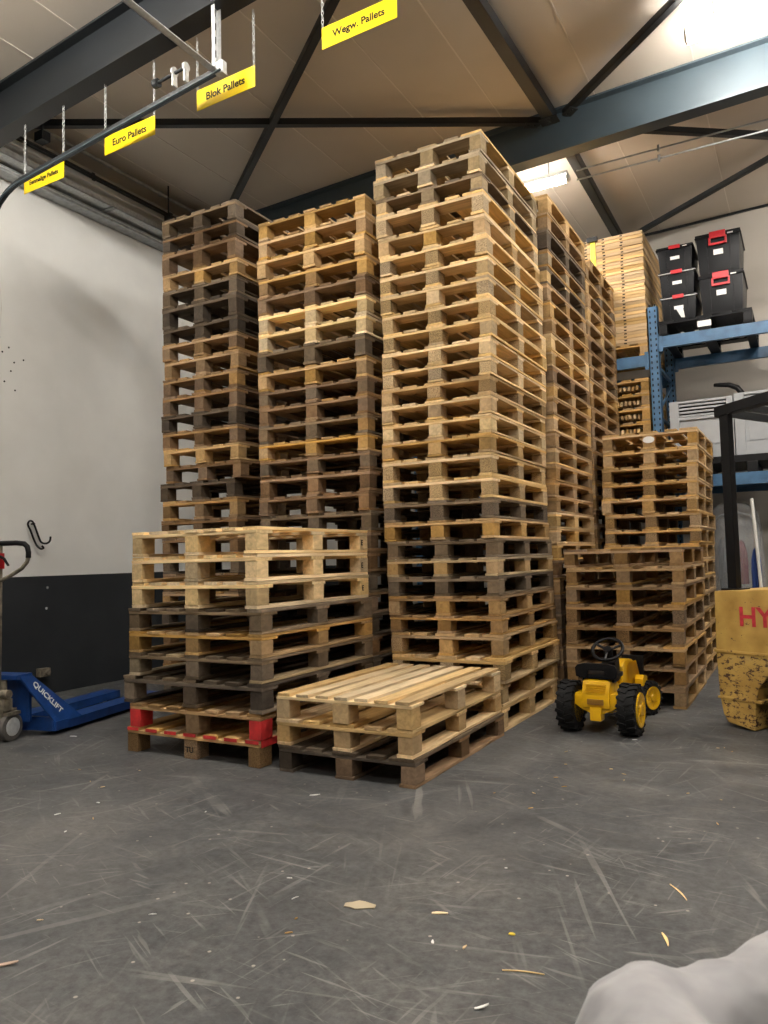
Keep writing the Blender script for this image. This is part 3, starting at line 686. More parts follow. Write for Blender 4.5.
# ------------------------------------------------------------------ toy tractor
t = thing('toy_tractor', 'yellow and black pedal toy tractor parked before the low brown stack', 'toy tractor', (-1.18, 4.84, 0), rad(-3))
def toy_wheel(x, y, r, w, par, rz=0):
    nl = 18; prof = [(r * .62, -w / 2), (r * .86, -w / 2), (r * .95, -w * .42), (r * .95, w * .42), (r * .86, w / 2), (r * .62, w / 2)]
    mb = MB().lathe(prof, 36, 'X')
    for i in range(nl):
        for s in (-1, 1):
            a = 2 * pi * (i + (.5 if s > 0 else 0)) / nl
            M = Matrix.Rotation(a, 4, 'X') @ Matrix.Rotation(s * .35, 4, 'Z')
            mb.box(0.002 if s > 0 else -w * .52, w * .52 if s > 0 else -.002, -r * .065, r * .065, r * .93, r * 1.0, M)
            mb.box(s * w * .40 if s > 0 else -w * .54, w * .54 if s > 0 else -w * .40, -r * .06, r * .06, r * .8, r * .99, M)
    o = mb.build('tyre', M_BLACKR, par, bevel=0, loc=(x, y, r), rot=(0, 0, rz))
    sgn = 1 if x > 0 else -1
    h = MB().lathe([(r * .1, sgn * w * .64), (r * .2, sgn * w * .62), (r * .24, sgn * w * .52), (r * .46, sgn * w * .52), (r * .52, sgn * w * .58), (r * .67, sgn * w * .58), (r * .64, -sgn * w * .5)], 24, 'X')
    for k in range(6):
        h.box(min(sgn * w * .5, sgn * w * .56), max(sgn * w * .5, sgn * w * .56), -r * .05, r * .05, r * .2, r * .55, Matrix.Rotation(k * pi / 3, 4, 'X'))
    h.build('wheel_hub', M_TOYY, o, smooth=True)
    return o
for s in (-1, 1):
    toy_wheel(s * .185, 0, .155, .105, t)
    toy_wheel(s * .125, .66, .115, .085, t, rad(-22))
# chassis and rear body
MB().prism([(-.06, .17), (-.085, .24), (-.05, .30), (.12, .30), (.2, .26), (.6, .2), (.78, .2), (.78, .12), (.3, .1), (0, .12)], -.075, .075, 'X').build('chassis', M_TOYY, t, bevel=.012, smooth=True)
rb = MB().prism([(-.10, .165), (-.105, .235), (-.07, .325), (.03, .34), (.06, .16), (0, .13)], -.085, .085, 'X').build('rear_body', M_TOYY, t, bevel=.014, smooth=True)
mb = MB()
for i in range(5): mb.box(-.06, .06, -.105 + i * .004, -.09 + i * .004, .25 + i * .012, .256 + i * .012)
mb.build('rear_grille', M_TOYY, rb, bevel=.001)
MB().box(-.05, .05, -.112, -.1, .185, .22).build('painted_recess', simple('recess_shade_brown', (.25, .12, .01), .5), rb, bevel=.006)  # raised block; the recess shade is put into its darker brown colour
MB().prism([(-.15, .19), (-.13, .25), (-.085, .25), (-.06, .2), (.06, .2), (.085, .25), (.13, .25), (.15, .19), (.09, .15), (.03, .125), (-.03, .125), (-.09, .15)], -.085, .05, 'Y').build('rear_axle_cover', M_TOYY, t, bevel=.01, smooth=True)
MB().box(-.035, .035, -.115, -.03, .09, .17).build('tow_hitch', M_TOYY, t, bevel=.01, smooth=True)
MB().tube([(-.15, 0, .155), (.15, 0, .155)], .014, 10).build('rear_axle', M_BLACK, t)
MB().tube([(-.11, .66, .115), (.11, .66, .115)], .012, 10).build('front_axle', M_BLACK, t)
# seat: moulded with raised back and cut-out
se = MB().prism([(-.125, .345), (-.13, .40), (-.115, .42), (-.07, .43), (.07, .43), (.115, .42), (.13, .40), (.125, .345), (.06, .335), (.05, .385), (-.05, .385), (-.06, .335)], -.075, -.045, 'Y')
se.build('seat_back', M_BLACK, t, bevel=.01, smooth=True)
MB().box(-.115, .115, -.06, .13, .335, .365).box(-.10, .10, -.03, .1, .31, .34).build('seat', M_BLACK, t, bevel=.014, smooth=True)
# hood
MB().prism([(.32, .28), (.33, .36), (.40, .40), (.56, .385), (.68, .34), (.70, .22), (.32, .2)], -.058, .058, 'X').build('hood', M_TOYY, t, bevel=.02, smooth=True)
for s in (-1, 1):
    MB().prism([(.42, .26), (.42, .38), (.62, .37), (.70, .26)], s * .07, s * .07, 'X').build('side_panel', M_TOYY if s > 0 else M_TOYY, t, bevel=.003)
    MB().tube([(s * .07, .35, .12), (s * .13, .36, .10)], .01, 8).box(s * .13 - .03, s * .13 + .03, .33, .40, .09, .108).build('pedal', M_BLACK, t)
    MB().prism([(.56, .2), (.56, .25), (.60, .275), (.68, .26), (.70, .22)], s * .07, s * .125, 'X').build('front_fender', M_TOYY, t, bevel=.006, smooth=True)
MB().box(-.075, .075, .795, .815, .2, .38).build('front_grille', M_BLACK, t, bevel=.005)
MB().prism([(.20, .28), (.2, .40), (.30, .42), (.32, .28)], -.045, .045, 'X').build('dashboard', M_BLACK, t, bevel=.008)
sc = Vector((0, .20, .485)); ax = Vector((0, -.62, .78)).normalized(); u = Vector((1, 0, 0)); v = ax.cross(u)
ring = [sc + (u * cos(a) + v * sin(a)) * .095 for a in [2 * pi * i / 32 for i in range(32)]]
mb = MB().tube(ring, .0115, 10, closed=True)
for a in (-.5, pi + .5, pi / 2): mb.tube([sc - ax * .01, sc + (u * cos(a) - v * sin(a)) * .092], .009, 8, flat=(1, 1))
mb.build('steering_wheel', M_BLACK, t, smooth=True)
MB().tube([sc - ax * .03, sc + ax * .006], [.03, .026], 16).build('steering_hub', M_BLACK, t, smooth=True)
MB().tube([Vector((0, .30, .38)), sc - ax * .02], .022, 12).build('steering_column', M_BLACK, t, smooth=True)

# ------------------------------------------------------------------ forklift
t = thing('forklift', 'battered yellow forklift truck with red lettering at the right edge', 'forklift', (-.553, 5.30, 0), rad(-28))
cw = [(.0, .47), (.0, .835), (.45, .865), (.75, .87), (.75, .42), (.56, .42), (.44, .40), (.33, .34), (.27, .26), (.245, .16), (.235, .005), (.06, .03), (.03, .08), (.010, .19)]
MB().prism(cw[0:1] + [(.008, .845)] + cw[2:4] + cw[4:5] + cw[5:], 0, 1.02, 'Y').build('counterweight', M_FORK, t, bevel=.012)
MB().prism([(-.008, .462), (-.008, .478), (.55, .478), (.55, .462)], -.008, 1.03, 'Y').prism([(-.0, .175), (.0, .19), (.29, .19), (.29, .175)], -.006, 1.026, 'Y').build('casting_rib', M_FORK, t, bevel=.003)
text('lettering', 'HYSTER', .165, M_REDLET, t, Matrix.Translation((.455, -.0035, .685)) @ FRONT, sx=1.0)
MB().prism([(.75, .25), (.75, .87), (.80, .95), (1.45, .95), (1.5, .60), (1.75, .55), (1.9, .45), (1.9, .2)], .04, .98, 'Y').build('engine_hood', M_FORK, t, bevel=.012)
MB().box(.95, 1.4, .25, .77, .95, 1.06).prism([(.92, 1.0), (1.02, 1.0), (.92, 1.5), (.84, 1.5)], .27, .75, 'Y').build('seat', M_BLACK, t, bevel=.02, smooth=True)
for y in (.10, .92):
    w = MB().lathe([(.13, y - .09), (.24, y - .08), (.25, y - .05), (.25, y + .05), (.24, y + .08), (.13, y + .09)], 28, 'Y', (.57, 0, .25)).build('rear_tyre', M_BLACKR, t, smooth=True)
    MB().lathe([(.05, y - .085), (.135, y - .07), (.135, y + .07), (.05, y + .085)], 20, 'Y', (.57, 0, .25)).build('wheel_rim', M_FORK, w, smooth=True)
    w = MB().lathe([(.16, y - .11), (.32, y - .10), (.335, y - .06), (.335, y + .06), (.32, y + .10), (.16, y + .11)], 28, 'Y', (1.75, 0, .335)).build('front_tyre', M_BLACKR, t, smooth=True)
    MB().lathe([(.06, y - .09), (.165, y - .08), (.165, y + .08), (.06, y + .09)], 20, 'Y', (1.75, 0, .335)).build('wheel_rim', M_FORK, w, smooth=True)
for y in (.06, .90):
    MB().box(.065, .125, y, y + .055, .80, 1.99).box(.03, .16, y - .02, y + .09, .845, .86).build('guard_post', M_BLACK, t, bevel=.004)
    MB().tube([(1.5, y + .035, .9), (1.25, y + .035, 2.03)], .035, 4).build('guard_post', M_STEEL, t)
    MB().prism([(.035, 1.955), (.035, 2.02), (1.32, 2.14), (1.32, 2.08)], y - .005, y + .075, 'Y')  .build('guard_rail', M_BLACK, t, bevel=.003)
mb = MB()
for i in range(9): mb.prism([(.04 + i * .14, 1.965 + i * .012), (.04 + i * .14, 2.01 + i * .012), (.07 + i * .14, 2.01 + i * .012), (.07 + i * .14, 1.965 + i * .012)], .10, .92, 'Y')
mb.build('guard_bars', M_STEEL, t)
for y in (.28, .68):
    MB().box(2.0, 2.10, y - .04, y + .04, .06, 2.2).build('mast_channel', M_STEEL, t)
    MB().box(2.14, 2.18, y - .05, y + .05, .05, .6).box(2.14, 3.2, y - .05, y + .05, .04, .08).build('lift_fork', M_STEEL, t)
MB().box(2.02, 2.08, .3, .66, .1, .2).box(2.02, 2.08, .3, .66, 2.0, 2.1).build('mast_crossbar', M_STEEL, t)
MB().tube([(1.42, .51, .95), (1.6, .51, 1.25)], .02).tube([Vector((1.6, .51, 1.26)) + Vector((.08 * cos(a), .17 * sin(a), .14 * cos(a))) for a in [2 * pi * i / 24 for i in range(24)]], .012, 8, closed=True).build('steering_wheel', M_BLACK, t, smooth=True)

# ------------------------------------------------------------------ pallet rack
RY = 8.3; RD = 1.1
def upright(x, label):
    t = thing('rack_upright', label, 'rack upright', (x, RY, 0))
    for y in (0, RD - .08):
        mb = MB().box(-.05, .05, y, y + .006, 0, 3.66).box(-.05, -.044, y, y + .08, 0, 3.66).box(.044, .05, y, y + .08, 0, 3.66).box(-.07, .07, y - .02, y + .1, 0, .01)
        p = mb.build('post', M_BLUER, t)
        h = MB()
        for i in range(60):
            for s in (-1, 1): h.box(s * .026 - .007, s * .026 + .007, y - .0012, y + .001, .12 + i * .06, .145 + i * .06)
        o = h.build('slot_row', M_DARKHOLE, p)
    mb = MB()
    for i in range(6):
        z = .3 + i * .55
        mb.box(-.015, .015, .06, RD - .06, z, z + .03)
        mb.tube([(0, .06, z + .03), (0, RD - .06, z + .5)], .014, 6)
    mb.build('frame_brace', M_BLUER, t)
upright(-1.315, 'blue perforated rack upright beside the strapped board stack')
upright(1.45, 'blue perforated rack upright at the far right end')
upright(-4.1, 'blue perforated rack upright hidden behind the pallet stacks')
def beam(x0, x1, y, z, label):
    mb = MB().box(x0, x1, y, y + .05, z - .12, z).box(x0, x1, y - .001, y + .051, z - .09, z - .085).box(x0, x0 + .04, y - .006, y, z - .16, z + .03).box(x1 - .04, x1, y - .006, y, z - .16, z + .03)
    tag(mb.build('rack_beam', M_BLUER, bevel=.002), label, 'rack beam')
for (x0, x1, nm) in ((-1.262, 1.398, 'right'), (-4.048, -1.368, 'left')):
    for z, lv in ((3.33, 'upper'), (1.86, 'lower')):
        if nm == 'left' and lv == 'upper': z = 3.16
        beam(x0, x1, RY - .015, z, '%s blue front rack beam in the %s bay' % (lv, nm))
        beam(x0, x1, RY + RD - .05, z, '%s blue rear rack beam in the %s bay' % (lv, nm))

# storage boxes on a black pallet
t = pallet(-.375, RY - .03, 3.331, .148, .88, 1.2, 'dark', 'blackish pallet carrying the storage boxes on the upper blue beam')
for c in t.children: c.material_slots[0].material = simple_b if False else M_BOX
MB().box(-.065, .065, -.602, -.6, .03, .09).build('paper_label', M_LABEL, t)
def bin_box(x, y, z, w, d, h, label, rim=False, bigclip=False, group=None, flap=False):
    t = thing('storage_box', label, 'storage box', (x, y, z))
    tw, td = w / 2, d / 2; bw_, bd = tw * .9, td * .93
    MB().hexa([(-bw_, -bd, 0), (bw_, -bd, 0), (bw_, bd, 0), (-bw_, bd, 0)], [(-tw, -td, h * .93), (tw, -td, h * .93), (tw, td, h * .93), (-tw, td, h * .93)]).build('tub', M_BOX, t, bevel=.018, smooth=True)
    mb = MB()
    for s in (-.55, .55):
        mb.hexa([(s * bw_ - .006, -bd - .004, .01), (s * bw_ + .006, -bd - .004, .01), (s * bw_ + .006, -bd + .01, .01), (s * bw_ - .006, -bd + .01, .01)], [(s * tw - .006, -td - .005, h * .9), (s * tw + .006, -td - .005, h * .9), (s * tw + .006, -td + .01, h * .9), (s * tw - .006, -td + .01, h * .9)])
    mb.build('tub_rib', M_BOX, t)
    MB().box(-tw - .012, tw + .012, -td - .012, td + .012, h * .90, h * .935).build('rim', M_RIM if rim else M_BOX, t, bevel=.008, smooth=True)
    MB().box(-tw - .008, tw + .008, -td - .008, td + .008, h * .935, h * .995).build('lid', M_BOX, t, bevel=.012, smooth=True)
    cw_ = .055 if not bigclip else .075
    mb = MB().box(-cw_, cw_, -td - .022, -td + .03, h * .93, h + .002) if not bigclip else MB().box(-cw_, cw_, -td - .026, -td - .008, h * .86, h + .002)
    if bigclip:
        q = h * .68
        mb.box(-.085, .085, -td - .026, -td - .01, h * .84, h * .87).box(-.085, .085, -td - .022, -td - .006, q, q + .022).box(-.085, -.066, -td - .024, -td - .008, q, h * .87).box(.066, .085, -td - .024, -td - .008, q, h * .87)
    else: mb.box(-cw_, cw_, -td - .022, -td - .012, h * .86, h * .95)
    mb.build('clip', M_REDP, t, bevel=.003)
    MB().box(-.045, .045, -td * .97 - .006, -td * .97 - .004, h * .45, h * .58).build('paper_label', M_LABEL, t)
    if flap: MB().hexa([(.02, -td * .95 - .012, h * .1), (.05, -td * .95 - .006, h * .08), (.055, -td * .95 - .004, h * .1), (.03, -td * .95 - .01, h * .12)], [(-.03, -td - .012, h * .48), (.03, -td - .012, h * .44), (.04, -td - .01, h * .5), (-.02, -td - .01, h * .5)]).build('torn_label', M_LABEL, t)
    MB().box(tw * .45, tw * .7, -td - .0135, -td - .0115, h * .9, h * .93).build('rim_sticker', M_LABEL, t)
z0 = 3.4795
bin_box(-1.055, RY + .27, z0, .345, .5, .262, 'black storage box with pale rim, lowest of the left three', True, flap=True)
bin_box(-1.06, RY + .27, z0 + .263, .345, .5, .262, 'black storage box with pale rim, middle of the left three', True)
bin_box(-1.07, RY + .27, z0 + .526, .345, .5, .262, 'black storage box with red clip, topmost of the left three')
bin_box(-.645, RY + .30, z0, .41, .58, .415, 'large black storage box with red buckle, lower of the right two', bigclip=True)
bin_box(-.655, RY + .30, z0 + .416, .41, .58, .42, 'large black storage box with red buckle, upper of the right two', bigclip=True)
pallet(.66, RY - .02, 3.331, .15, .86, 1.15, 'grey', 'grey-brown pallet on the upper blue beam at the right edge', mixt='weathered')

# grey louvred panels
def panel(x0, x1, z0_, z1, label):
    t = thing('plastic_crate', label, 'plastic crate', (x0, RY + .05, z0_))
    w = x1 - x0; h = z1 - z0_; d = .9
    mb = MB()
    mb.box(0, w, .03, d, 0, h - .002)
    mb.box(0, .09, 0, .03, 0, h).box(w - .06, w, 0, .03, 0, h).box(.09, w - .06, 0, .03, 0, .12).box(.09, w - .06, 0, .03, h - .025, h).box(.09, w - .06, 0, .03, h - .20, h - .17)
    mb.build('shell', M_GREYP, t, bevel=.004)
    p = MB().box(.12, w - .09, .018, .03, .14, h - .22).build('inset_panel', M_GREYP, t, bevel=.004)
    b = MB()
    for i in range(4): b.box(.095, w - .065, .004, .03, h - .165 + i * .036, h - .147 + i * .036)
    b.build('louvre', M_GREYP, t)
    MB().box(.092, w - .062, .026, .0305, h - .169, h - .026).build('louvre_gap', M_DARKHOLE, t)
panel(-1.20, -.60, 2.04, 2.64, 'light grey louvred plastic crate, left one on the lower rack level')
panel(-.59, .02, 2.04, 2.66, 'light grey louvred plastic crate, right one on the lower rack level')
tag(MB().box(-.95, .05, RY, RY + .95, 1.965, 2.035).box(-.95, -.85, RY, RY + .95, 1.861, 1.965).box(-.5, -.4, RY, RY + .95, 1.861, 1.965).box(-.05, .05, RY, RY + .95, 1.861, 1.965).build('plastic_pallet', M_BLACK, bevel=.005), 'black plastic pallet under the grey louvred crates', 'pallet')
tag(MB().tube([(-.80, RY + .55, 2.865), (-.74, RY + .5, 2.85), (-.66, RY + .5, 2.84), (-.58, RY + .5, 2.80), (-.53, RY + .5, 2.72), (-.525, RY + .5, 2.662)], [.02, .024, .027, .03, .03, .03], 10).build('black_hose', M_BLACK, smooth=True), 'bent black hose sticking up behind the grey louvred crates', 'hose')

# flat wooden frames, stacked, with yellow strap
n = 34; zb = 3.30; zt = 4.51; ph = (zt - zb) / n
M_FR = wood('frame_board_pine', (.54, .36, .165), 'X', var=.12)
MB_frame = MB().box(-.62, .62, -.55, -.52, 0, ph * .88).box(-.62, .62, .52, .55, 0, ph * .88).box(-.62, -.59, -.52, .52, 0, ph * .88).box(.59, .62, -.52, .52, 0, ph * .88)
fme = MB_frame.mesh('frame_boards', M_FR, bevel=.001)
MB_sl = MB()
for x in (-.57, -.38, -.19, 0, .19, .38): MB_sl.box(x + .02 - .014, x + .02 + .014, -.5512, -.549, ph * .32, ph * .68)
sme = MB_sl.mesh('dowel_slots', M_DARKHOLE)
for i in range(n):
    t = thing('timber_panel', 'thin flat pine panel in the tall strapped stack on the rack', 'timber panel', (-1.999 + RND.uniform(-.003, .003), RY + .565 + RND.uniform(-.004, .004), zb + ph * i), RND.uniform(-.004, .004), 'flat pine panels stacked on the blue rack')
    o = D.objects.new('frame_boards', fme); COL.objects.link(o); o.parent = t
    o = D.objects.new('dowel_slots', sme); COL.objects.link(o); o.parent = t
pallet(-1.375, RY, 3.161, .138, 1.2, 1.1, 'honey', 'honey-coloured pallet under the strapped pine panels on the rack')
mb = MB().box(-1.925, -1.875, RY + .0, RY + .006, zb, zt + .012).box(-1.925, -1.875, RY, RY + 1.12, zt + .003, zt + .012)
tag(mb.build('lashing_strap', simple('yellow_strap', (.85, .80, .02), .5)), 'bright yellow strap around the stack of pine panels', 'strap')
tag(MB().box(-1.955, -1.845, RY - .03, RY - .002, zt - .03, zt + .02).build('strap_protector', M_BLACK), 'black corner protector under the yellow strap', 'protector')

# pallets filled with wood offcuts, below
zt = 2.93
for i in range(7):
    h = .152; z = zt - h * (i + 1) + .0005
    names = ['topmost', 'second', 'third', 'fourth', 'fifth', 'sixth', 'seventh']
    pallet(-1.385, RY + .02, z, h - .001, .84, 1.1, 'honey', 'honey-coloured pallet stuffed with offcuts, %s from the top on the rack' % names[i] if i else 'topmost honey-coloured pallet stuffed with offcuts on the rack', deckn=5)
    if i < 5:
        for k in range(6):
            bx = -1.385 - .125 - .042 * k
            o = MB().box(-.012, .012, -.11, .11, -.022, .022).build('wood_offcut', WM[RND.choice(['pale', 'honey', 'tan']), 'Y'], bevel=.002)
            o.location = (bx, RY + .15 + RND.uniform(-.02, .02), z + h * .36); o.rotation_euler = (RND.uniform(-.03, .03), RND.uniform(-.3, .3), RND.uniform(-.05, .05))
            tag(o, 'short wood offcut tucked inside the honey-coloured pallets', 'wood offcut', 'wood offcuts inside the pallets on the rack')
tag(MB().box(-2.3, -1.38, RY + .02, RY + 1.0, 1.861, zt - 7 * .152).build('plywood_slab', WM['tan', 'X'], bevel=.003), 'plywood slab under the pallets with offcuts', 'board') if zt - 7 * .152 > 1.87 else None

# under the rack: wrapped bundle, clothes, pole, hose
def mat_film():
    m, nt, b, ns, ls = new_mat('clear_plastic_film')
    b.inputs['Base Color'].default_value = (.8, .82, .84, 1); b.inputs['Roughness'].default_value = .12
    b.inputs['Transmission Weight'].default_value = .0; b.inputs['Alpha'].default_value = .28
    b.inputs['Specular IOR Level'].default_value = .8
    tc = ns.new('ShaderNodeTexCoord'); n = ns.new('ShaderNodeTexNoise'); n.inputs['Scale'].default_value = 9; n.inputs['Distortion'].default_value = 2
    mp = ns.new('ShaderNodeMapping'); mp.inputs['Scale'].default_value = (2, 2, .5); ls.new(tc.outputs['Object'], mp.inputs[0]); ls.new(mp.outputs[0], n.inputs[0])
    bp = ns.new('ShaderNodeBump'); bp.inputs['Strength'].default_value = 1; bp.inputs['Distance'].default_value = .05; ls.new(n.outputs[0], bp.inputs['Height']); ls.new(bp.outputs[0], b.inputs['Normal'])
    return m
t = thing('clothes_rail', 'rail of clothes under a clear plastic cover beneath the rack', 'clothes rail', (-.68, 8.75, 0))
MB().tube([(-.22, 0, .04), (-.22, 0, 1.35), (-.16, 0, 1.45), (0, 0, 1.5), (.16, 0, 1.45), (.22, 0, 1.35), (.22, 0, .04)], .012, 8).tube([(-.22, -.2, .03), (-.22, .2, .03)], .014).tube([(.22, -.2, .03), (.22, .2, .03)], .014).build('rail_frame', M_GALVD, t, smooth=True)
def cover():
    mb = MB(); prof = [(.27, .45), (.27, 1.0), (.265, 1.35), (.23, 1.5), (.13, 1.585), (.02, 1.6)]
    vs = []; nn = 28
    for w, z in prof:
        for k in range(nn):
            a = 2 * pi * k / nn; r = 1 + .03 * sin(5 * a + z * 3)
            vs.append((w * cos(a) * r, w * .9 * sin(a) * r, z))
    fs = [(i * nn + k, i * nn + (k + 1) % nn, (i + 1) * nn + (k + 1) % nn, (i + 1) * nn + k) for i in range(len(prof) - 1) for k in range(nn)]
    fs.append(tuple(range((len(prof) - 1) * nn, len(prof) * nn)))
    return mb.add(vs, fs)
cover().build('plastic_cover', mat_film(), t, smooth=True)
def garment(x, w, z0_, z1, mat, nm, par=None, y=0):
    mb = MB(); prof = [(w, z0_), (w * 1.02, (z0_ + z1) / 2), (w * .9, z1 - .12), (w * .5, z1 - .03), (.01, z1)]
    vs = []; nn = 24
    for ww, z in prof:
        for k in range(nn):
            a = 2 * pi * k / nn; r = 1 + .16 * sin(6 * a + z * 5)
            vs.append((x + ww * cos(a) * r * .6, y + ww * sin(a) * r, z))
    fs = [(i * nn + k, i * nn + (k + 1) % nn, (i + 1) * nn + (k + 1) % nn, (i + 1) * nn + k) for i in range(len(prof) - 1) for k in range(nn)]
    fs += [tuple(range(nn)), tuple(range((len(prof) - 1) * nn, len(prof) * nn))]
    return mb.add(vs, fs).build(nm, mat, par, smooth=True)
tag(garment(-.62, .09, .75, 1.2, M_CLOTHR, 'jacket', y=8.75), 'dark red garment hanging under the clear plastic cover', 'garment')
tag(garment(-.78, .10, .5, 1.25, simple('grey_cloth', (.12, .13, .14), .9), 'jacket', y=8.75), 'dark grey garment hanging under the clear plastic cover', 'garment')
tag(garment(-.47, .075, .62, 1.12, M_CLOTHB, 'jacket', y=8.42), 'blue garment hanging beside the clear plastic cover', 'garment')
tag(MB().tube([(-.47, 8.42, 1.1), (-.46, 8.42, 1.16), (-.45, 8.35, 1.19)], .005).build('coat_hook', M_GALV), 'small hook holding the blue garment', 'hook')
tag(MB().tube([(-.40, 8.30, 0.01), (-.475, 8.34, 1.60)], .016, 10).build('white_pole', M_WHITEP, smooth=True), 'slim white pole leaning under the rack', 'pole')
tag(MB().tube([(-.33, 8.2, .0), (-.335, 8.2, .55), (-.345, 8.2, .8), (-.33, 8.2, .95), (-.27, 8.2, 1.05), (-.18, 8.2, 1.09), (-.05, 8.2, 1.1), (.3, 8.2, 1.1), (.35, 8.2, 1.0), (.35, 8.2, 0)], .022, 10).build('bent_tube', simple('cream_tube', (.62, .60, .48), .4), smooth=True), 'cream bent tube standing under the rack behind the forklift', 'tube')
tag(MB().box(-1.25, -1.0, 8.5, 9.1, 0, .9).box(-1.26, -.99, 8.49, 9.11, .9, .93).build('steel_cabinet', simple('dark_cabinet', (.05, .055, .06), .5), bevel=.005), 'dark cabinet standing beneath the rack', 'cabinet')
t = thing('service_door', 'dark grey steel service door in the back wall under the rack', 'door', (.25, YB - .03, 0)); D.objects.remove(t)
db = MB().box(-.35, .55, YB - .04, YB, 0, 2.05); struct(db, 'door_1', simple('dark_grey_door', (.09, .09, .09), .5), bevel=.004)

# ------------------------------------------------------------------ floor litter
def sliver(x, y, L, w, rz, mat, label, name='wood_splinter', cat='splinter', group=None, curl=0):
    mb = MB(); n = 5; vs = []; fs = []
    for i in range(n + 1):
        u = i / n; ww = w * (1 - abs(u - .45) * 1.2) * RND.uniform(.8, 1.1); z = .0015 + curl * 4 * u * (1 - u) * 0 + curl * u * u
        for s in (-1, 1):
            for zz_ in (0, .0025): vs.append(((u - .5) * L, s * ww / 2 + L * .05 * sin(u * 3), z + zz_))
    for i in range(n):
        a = i * 4; b = a + 4
        fs += [(a, a + 2, b + 2, b), (a + 1, b + 1, b + 3, a + 3), (a, b, b + 1, a + 1), (a + 2, a + 3, b + 3, b + 2)]
    fs += [(0, 1, 3, 2), (n * 4, n * 4 + 2, n * 4 + 3, n * 4 + 1)]
    o = mb.add(vs, fs).build(name, mat, loc=(x, y, 0), rot=(0, 0, rz))
    return tag(o, label, cat, group)
P_, W_ = WM['fresh', 'X'], M_LABEL
sliver(-.757, 1.80, .035, .012, .5, W_, 'curled white paper scrap on the floor at the bottom centre', 'paper_scrap', 'paper scrap', curl=.01)
sliver(-.418, 2.344, .075, .010, -1.2, P_, 'pale wood splinter on the floor just above the blurred knee')
sliver(-.43, 2.68, .12, .005, -1.0, P_, 'long thin wood splinter on the floor left of the knee')
sliver(-1.06, 2.213, .05, .016, .4, P_, 'flat pale wood chip on the floor in the lower middle', 'wood_chip', 'wood chip')
sliver(-2.01, 1.41, .06, .02, .6, simple('pinkish_paper', (.5, .36, .28), .7), 'pinkish torn scrap at the left edge of the floor', 'paper_scrap', 'paper scrap', curl=.008)
sliver(-2.09, 3.048, .05, .018, .3, W_, 'white scrap on the floor before the low front stack', 'paper_scrap', 'paper scrap', curl=.006)
sliver(-.816, 2.184, .018, .016, 0, simple('yellow_scrap', (.7, .55, .05), .6), 'tiny yellow scrap on the floor in the lower middle', 'paper_scrap', 'paper scrap')
sliver(-1.31, 2.15, .10, .06, .3, simple('beige_filler', (.42, .36, .25), .8), 'beige flattened cardboard patch on the floor in the middle', 'cardboard_scrap', 'cardboard scrap')
sliver(-2.96, 2.54, .02, .014, 0, W_, 'small white scrap on the left part of the floor', 'paper_scrap', 'paper scrap')
sliver(-4.25, 3.45, .05, .02, .2, W_, 'white scrap on the floor beside the pallet jack fork', 'paper_scrap', 'paper scrap')
sliver(-.96, 4.72, .03, .012, .2, W_, 'white scrap beside the toy tractor rear wheel', 'paper_scrap', 'paper scrap')
sliver(-.72, 2.0, .11, .004, .25, P_, 'hair-thin wood sliver on the floor near the bottom edge')
for i in range(110):
    x = RND.uniform(-4.2, .6); y = RND.uniform(1.2, 4.9)
    if x < -1.55 and y > 3.05 or (y > 4.4 and x < -.6): continue
    sliver(x, y, RND.uniform(.008, .028), RND.uniform(.003, .009), RND.uniform(0, 3.1), RND.choice([P_, P_, W_, WM['pine', 'X']]), 'tiny pale wood chip scattered on the dark floor', 'wood_chip', 'wood chip', 'wood chips scattered on the floor')

# ------------------------------------------------------------------ person (knee in the foreground)
def mat_trouser():
    m, nt, b, ns, ls = new_mat('light_grey_trouser_cloth')
    tc = ns.new('ShaderNodeTexCoord'); n = ns.new('ShaderNodeTexNoise'); n.inputs['Scale'].default_value = 9; n.inputs['Detail'].default_value = 3
    ls.new(tc.outputs['Object'], n.inputs[0])
    ls.new(ramp(ns, ls, n.outputs[0], [(0.3, (.21, .21, .22)), (0.7, (.36, .36, .375))]), b.inputs['Base Color']); b.inputs['Roughness'].default_value = .95
    b.inputs['Sheen Weight'].default_value = .3
    bp = ns.new('ShaderNodeBump'); bp.inputs['Strength'].default_value = .6; bp.inputs['Distance'].default_value = .02
    ls.new(n.outputs[0], bp.inputs['Height']); ls.new(bp.outputs[0], b.inputs['Normal'])
    return m
def limb(mb, pts, folds=0, freq=40):
    s = spline(pts)
    path = [p for p, r in s]; rs = [r * (1 + folds * sin(i * 1.15) * (.6 + .4 * sin(i * .37))) for i, (p, r) in enumerate(s)]
    mb.tube(path, rs, 20)
person = thing('person', 'seated person in light grey trousers, only the bent knee in view', 'person', (0, 0, 0))
mb = MB()
# crossed leg (in view): hip -> knee -> shin resting across the other knee
limb(mb, [(.30, -.02, .47, .10), (.10, .35, .52, .095), (-.11, .74, .55, .085), (-.19, .93, .535, .084)], .02)
limb(mb, [(-.19, .94, .535, .084), (-.09, 1.03, .532, .074), (-.02, 1.10, .56, .086), (.04, 1.13, .57, .074), (.11, 1.15, .595, .087), (.25, 1.18, .59, .07), (.38, 1.20, .57, .06)], .05)
mb.lathe([(.001, -.078), (.045, -.066), (.07, -.035), (.08, 0), (.07, .035), (.045, .066), (.001, .078)], 20, 'X', (-.19, .93, .537))
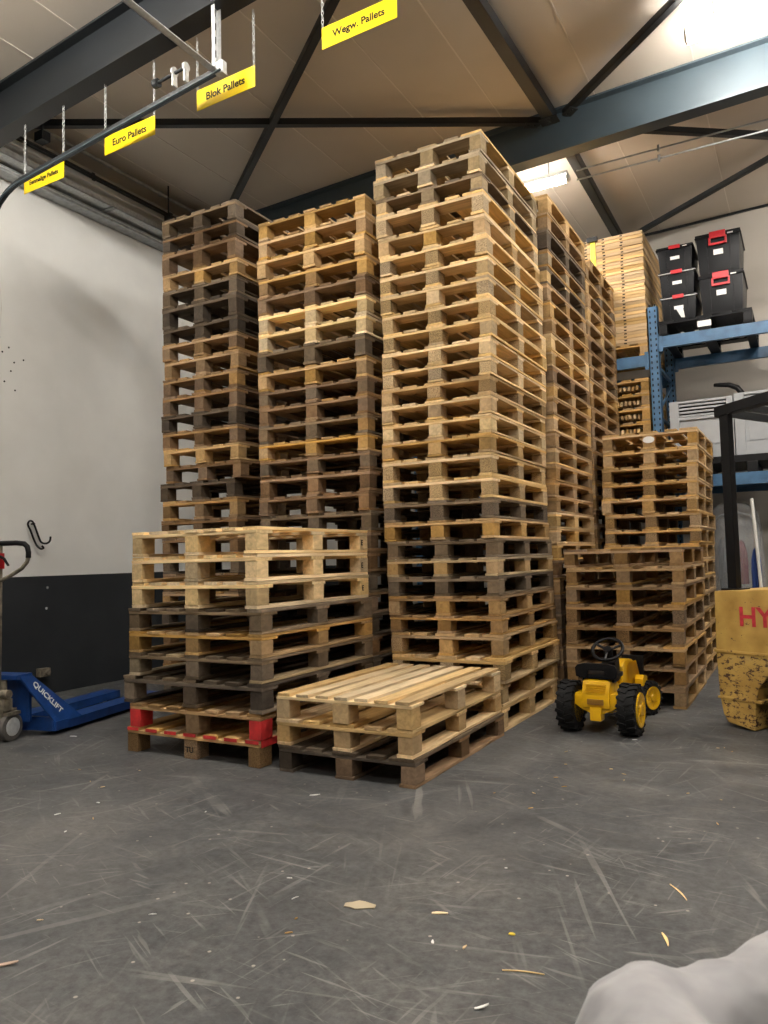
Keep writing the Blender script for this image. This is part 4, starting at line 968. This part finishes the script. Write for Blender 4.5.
# supporting leg
limb(mb, [(.48, -.02, .45, .10), (.45, .45, .42, .09), (.42, .92, .41, .075)], .02)
limb(mb, [(.42, .92, .41, .075), (.42, .97, .25, .068), (.42, .93, .10, .06)], .03)
mb.lathe([(.001, -.08), (.045, -.068), (.072, -.035), (.08, 0), (.072, .035), (.045, .068), (.001, .08)], 20, 'X', (.42, .92, .40))
limb(mb, [(.28, -.06, .47, .12), (.39, -.08, .48, .15), (.50, -.06, .47, .12)])
o = mb.build('trousers', mat_trouser(), person, smooth=True)
md = o.modifiers.new('r', 'REMESH'); md.mode = 'VOXEL'; md.voxel_size = .011; md.use_smooth_shade = True
md = o.modifiers.new('s', 'SMOOTH'); md.iterations = 6; md.factor = .6
tx = D.textures.new('folds', 'CLOUDS'); tx.noise_scale = .09
md = o.modifiers.new('d', 'DISPLACE'); md.texture = tx; md.strength = .022; md.mid_level = .5
def shoe(M):
    mb = MB(); prof = []
    for i, (y, w, h) in enumerate([(-.09, .03, .05), (-.07, .042, .085), (-.02, .044, .095), (.05, .045, .07), (.12, .05, .05), (.17, .045, .04), (.195, .02, .025)]):
        ring = []
        for k in range(14):
            a = 2 * pi * k / 14; ring.append(M @ Vector((w * cos(a), y, h / 2 + h / 2 * sin(a) * (1 if sin(a) > 0 else 1) + .012)))
        prof.append(ring)
    vs = [v for r in prof for v in r]; fs = [(i * 14 + k, i * 14 + (k + 1) % 14, (i + 1) * 14 + (k + 1) % 14, (i + 1) * 14 + k) for i in range(6) for k in range(14)]
    fs += [tuple(range(14)), tuple(range(84, 98))]
    mb.add(vs, fs)
    return mb
shoe(Matrix.Translation((.42, .95, -.01))).build('shoe', M_BLACK, person, smooth=True)
shoe(Matrix.Translation((.46, 1.19, .55)) @ Matrix.Rotation(rad(-60), 4, 'Z') @ Matrix.Rotation(rad(75), 4, 'Y')).build('shoe', M_BLACK, person, smooth=True)
# what the person sits on
t = thing('sitting_crate', 'plain wooden crate the seated person sits on', 'crate', (.38, -.12, 0))
for s, (x0, x1, y0, y1) in enumerate([(-.24, .24, -.2, -.185), (-.24, .24, .185, .2), (-.24, -.225, -.185, .185), (.225, .24, -.185, .185)]):
    MB().box(x0, x1, y0, y1, 0, .29).build('side_board', WM['tan', 'X'], t, bevel=.002)
MB().box(-.25, .25, -.21, .21, .29, .305).build('lid', WM['tan', 'X'], t, bevel=.002)
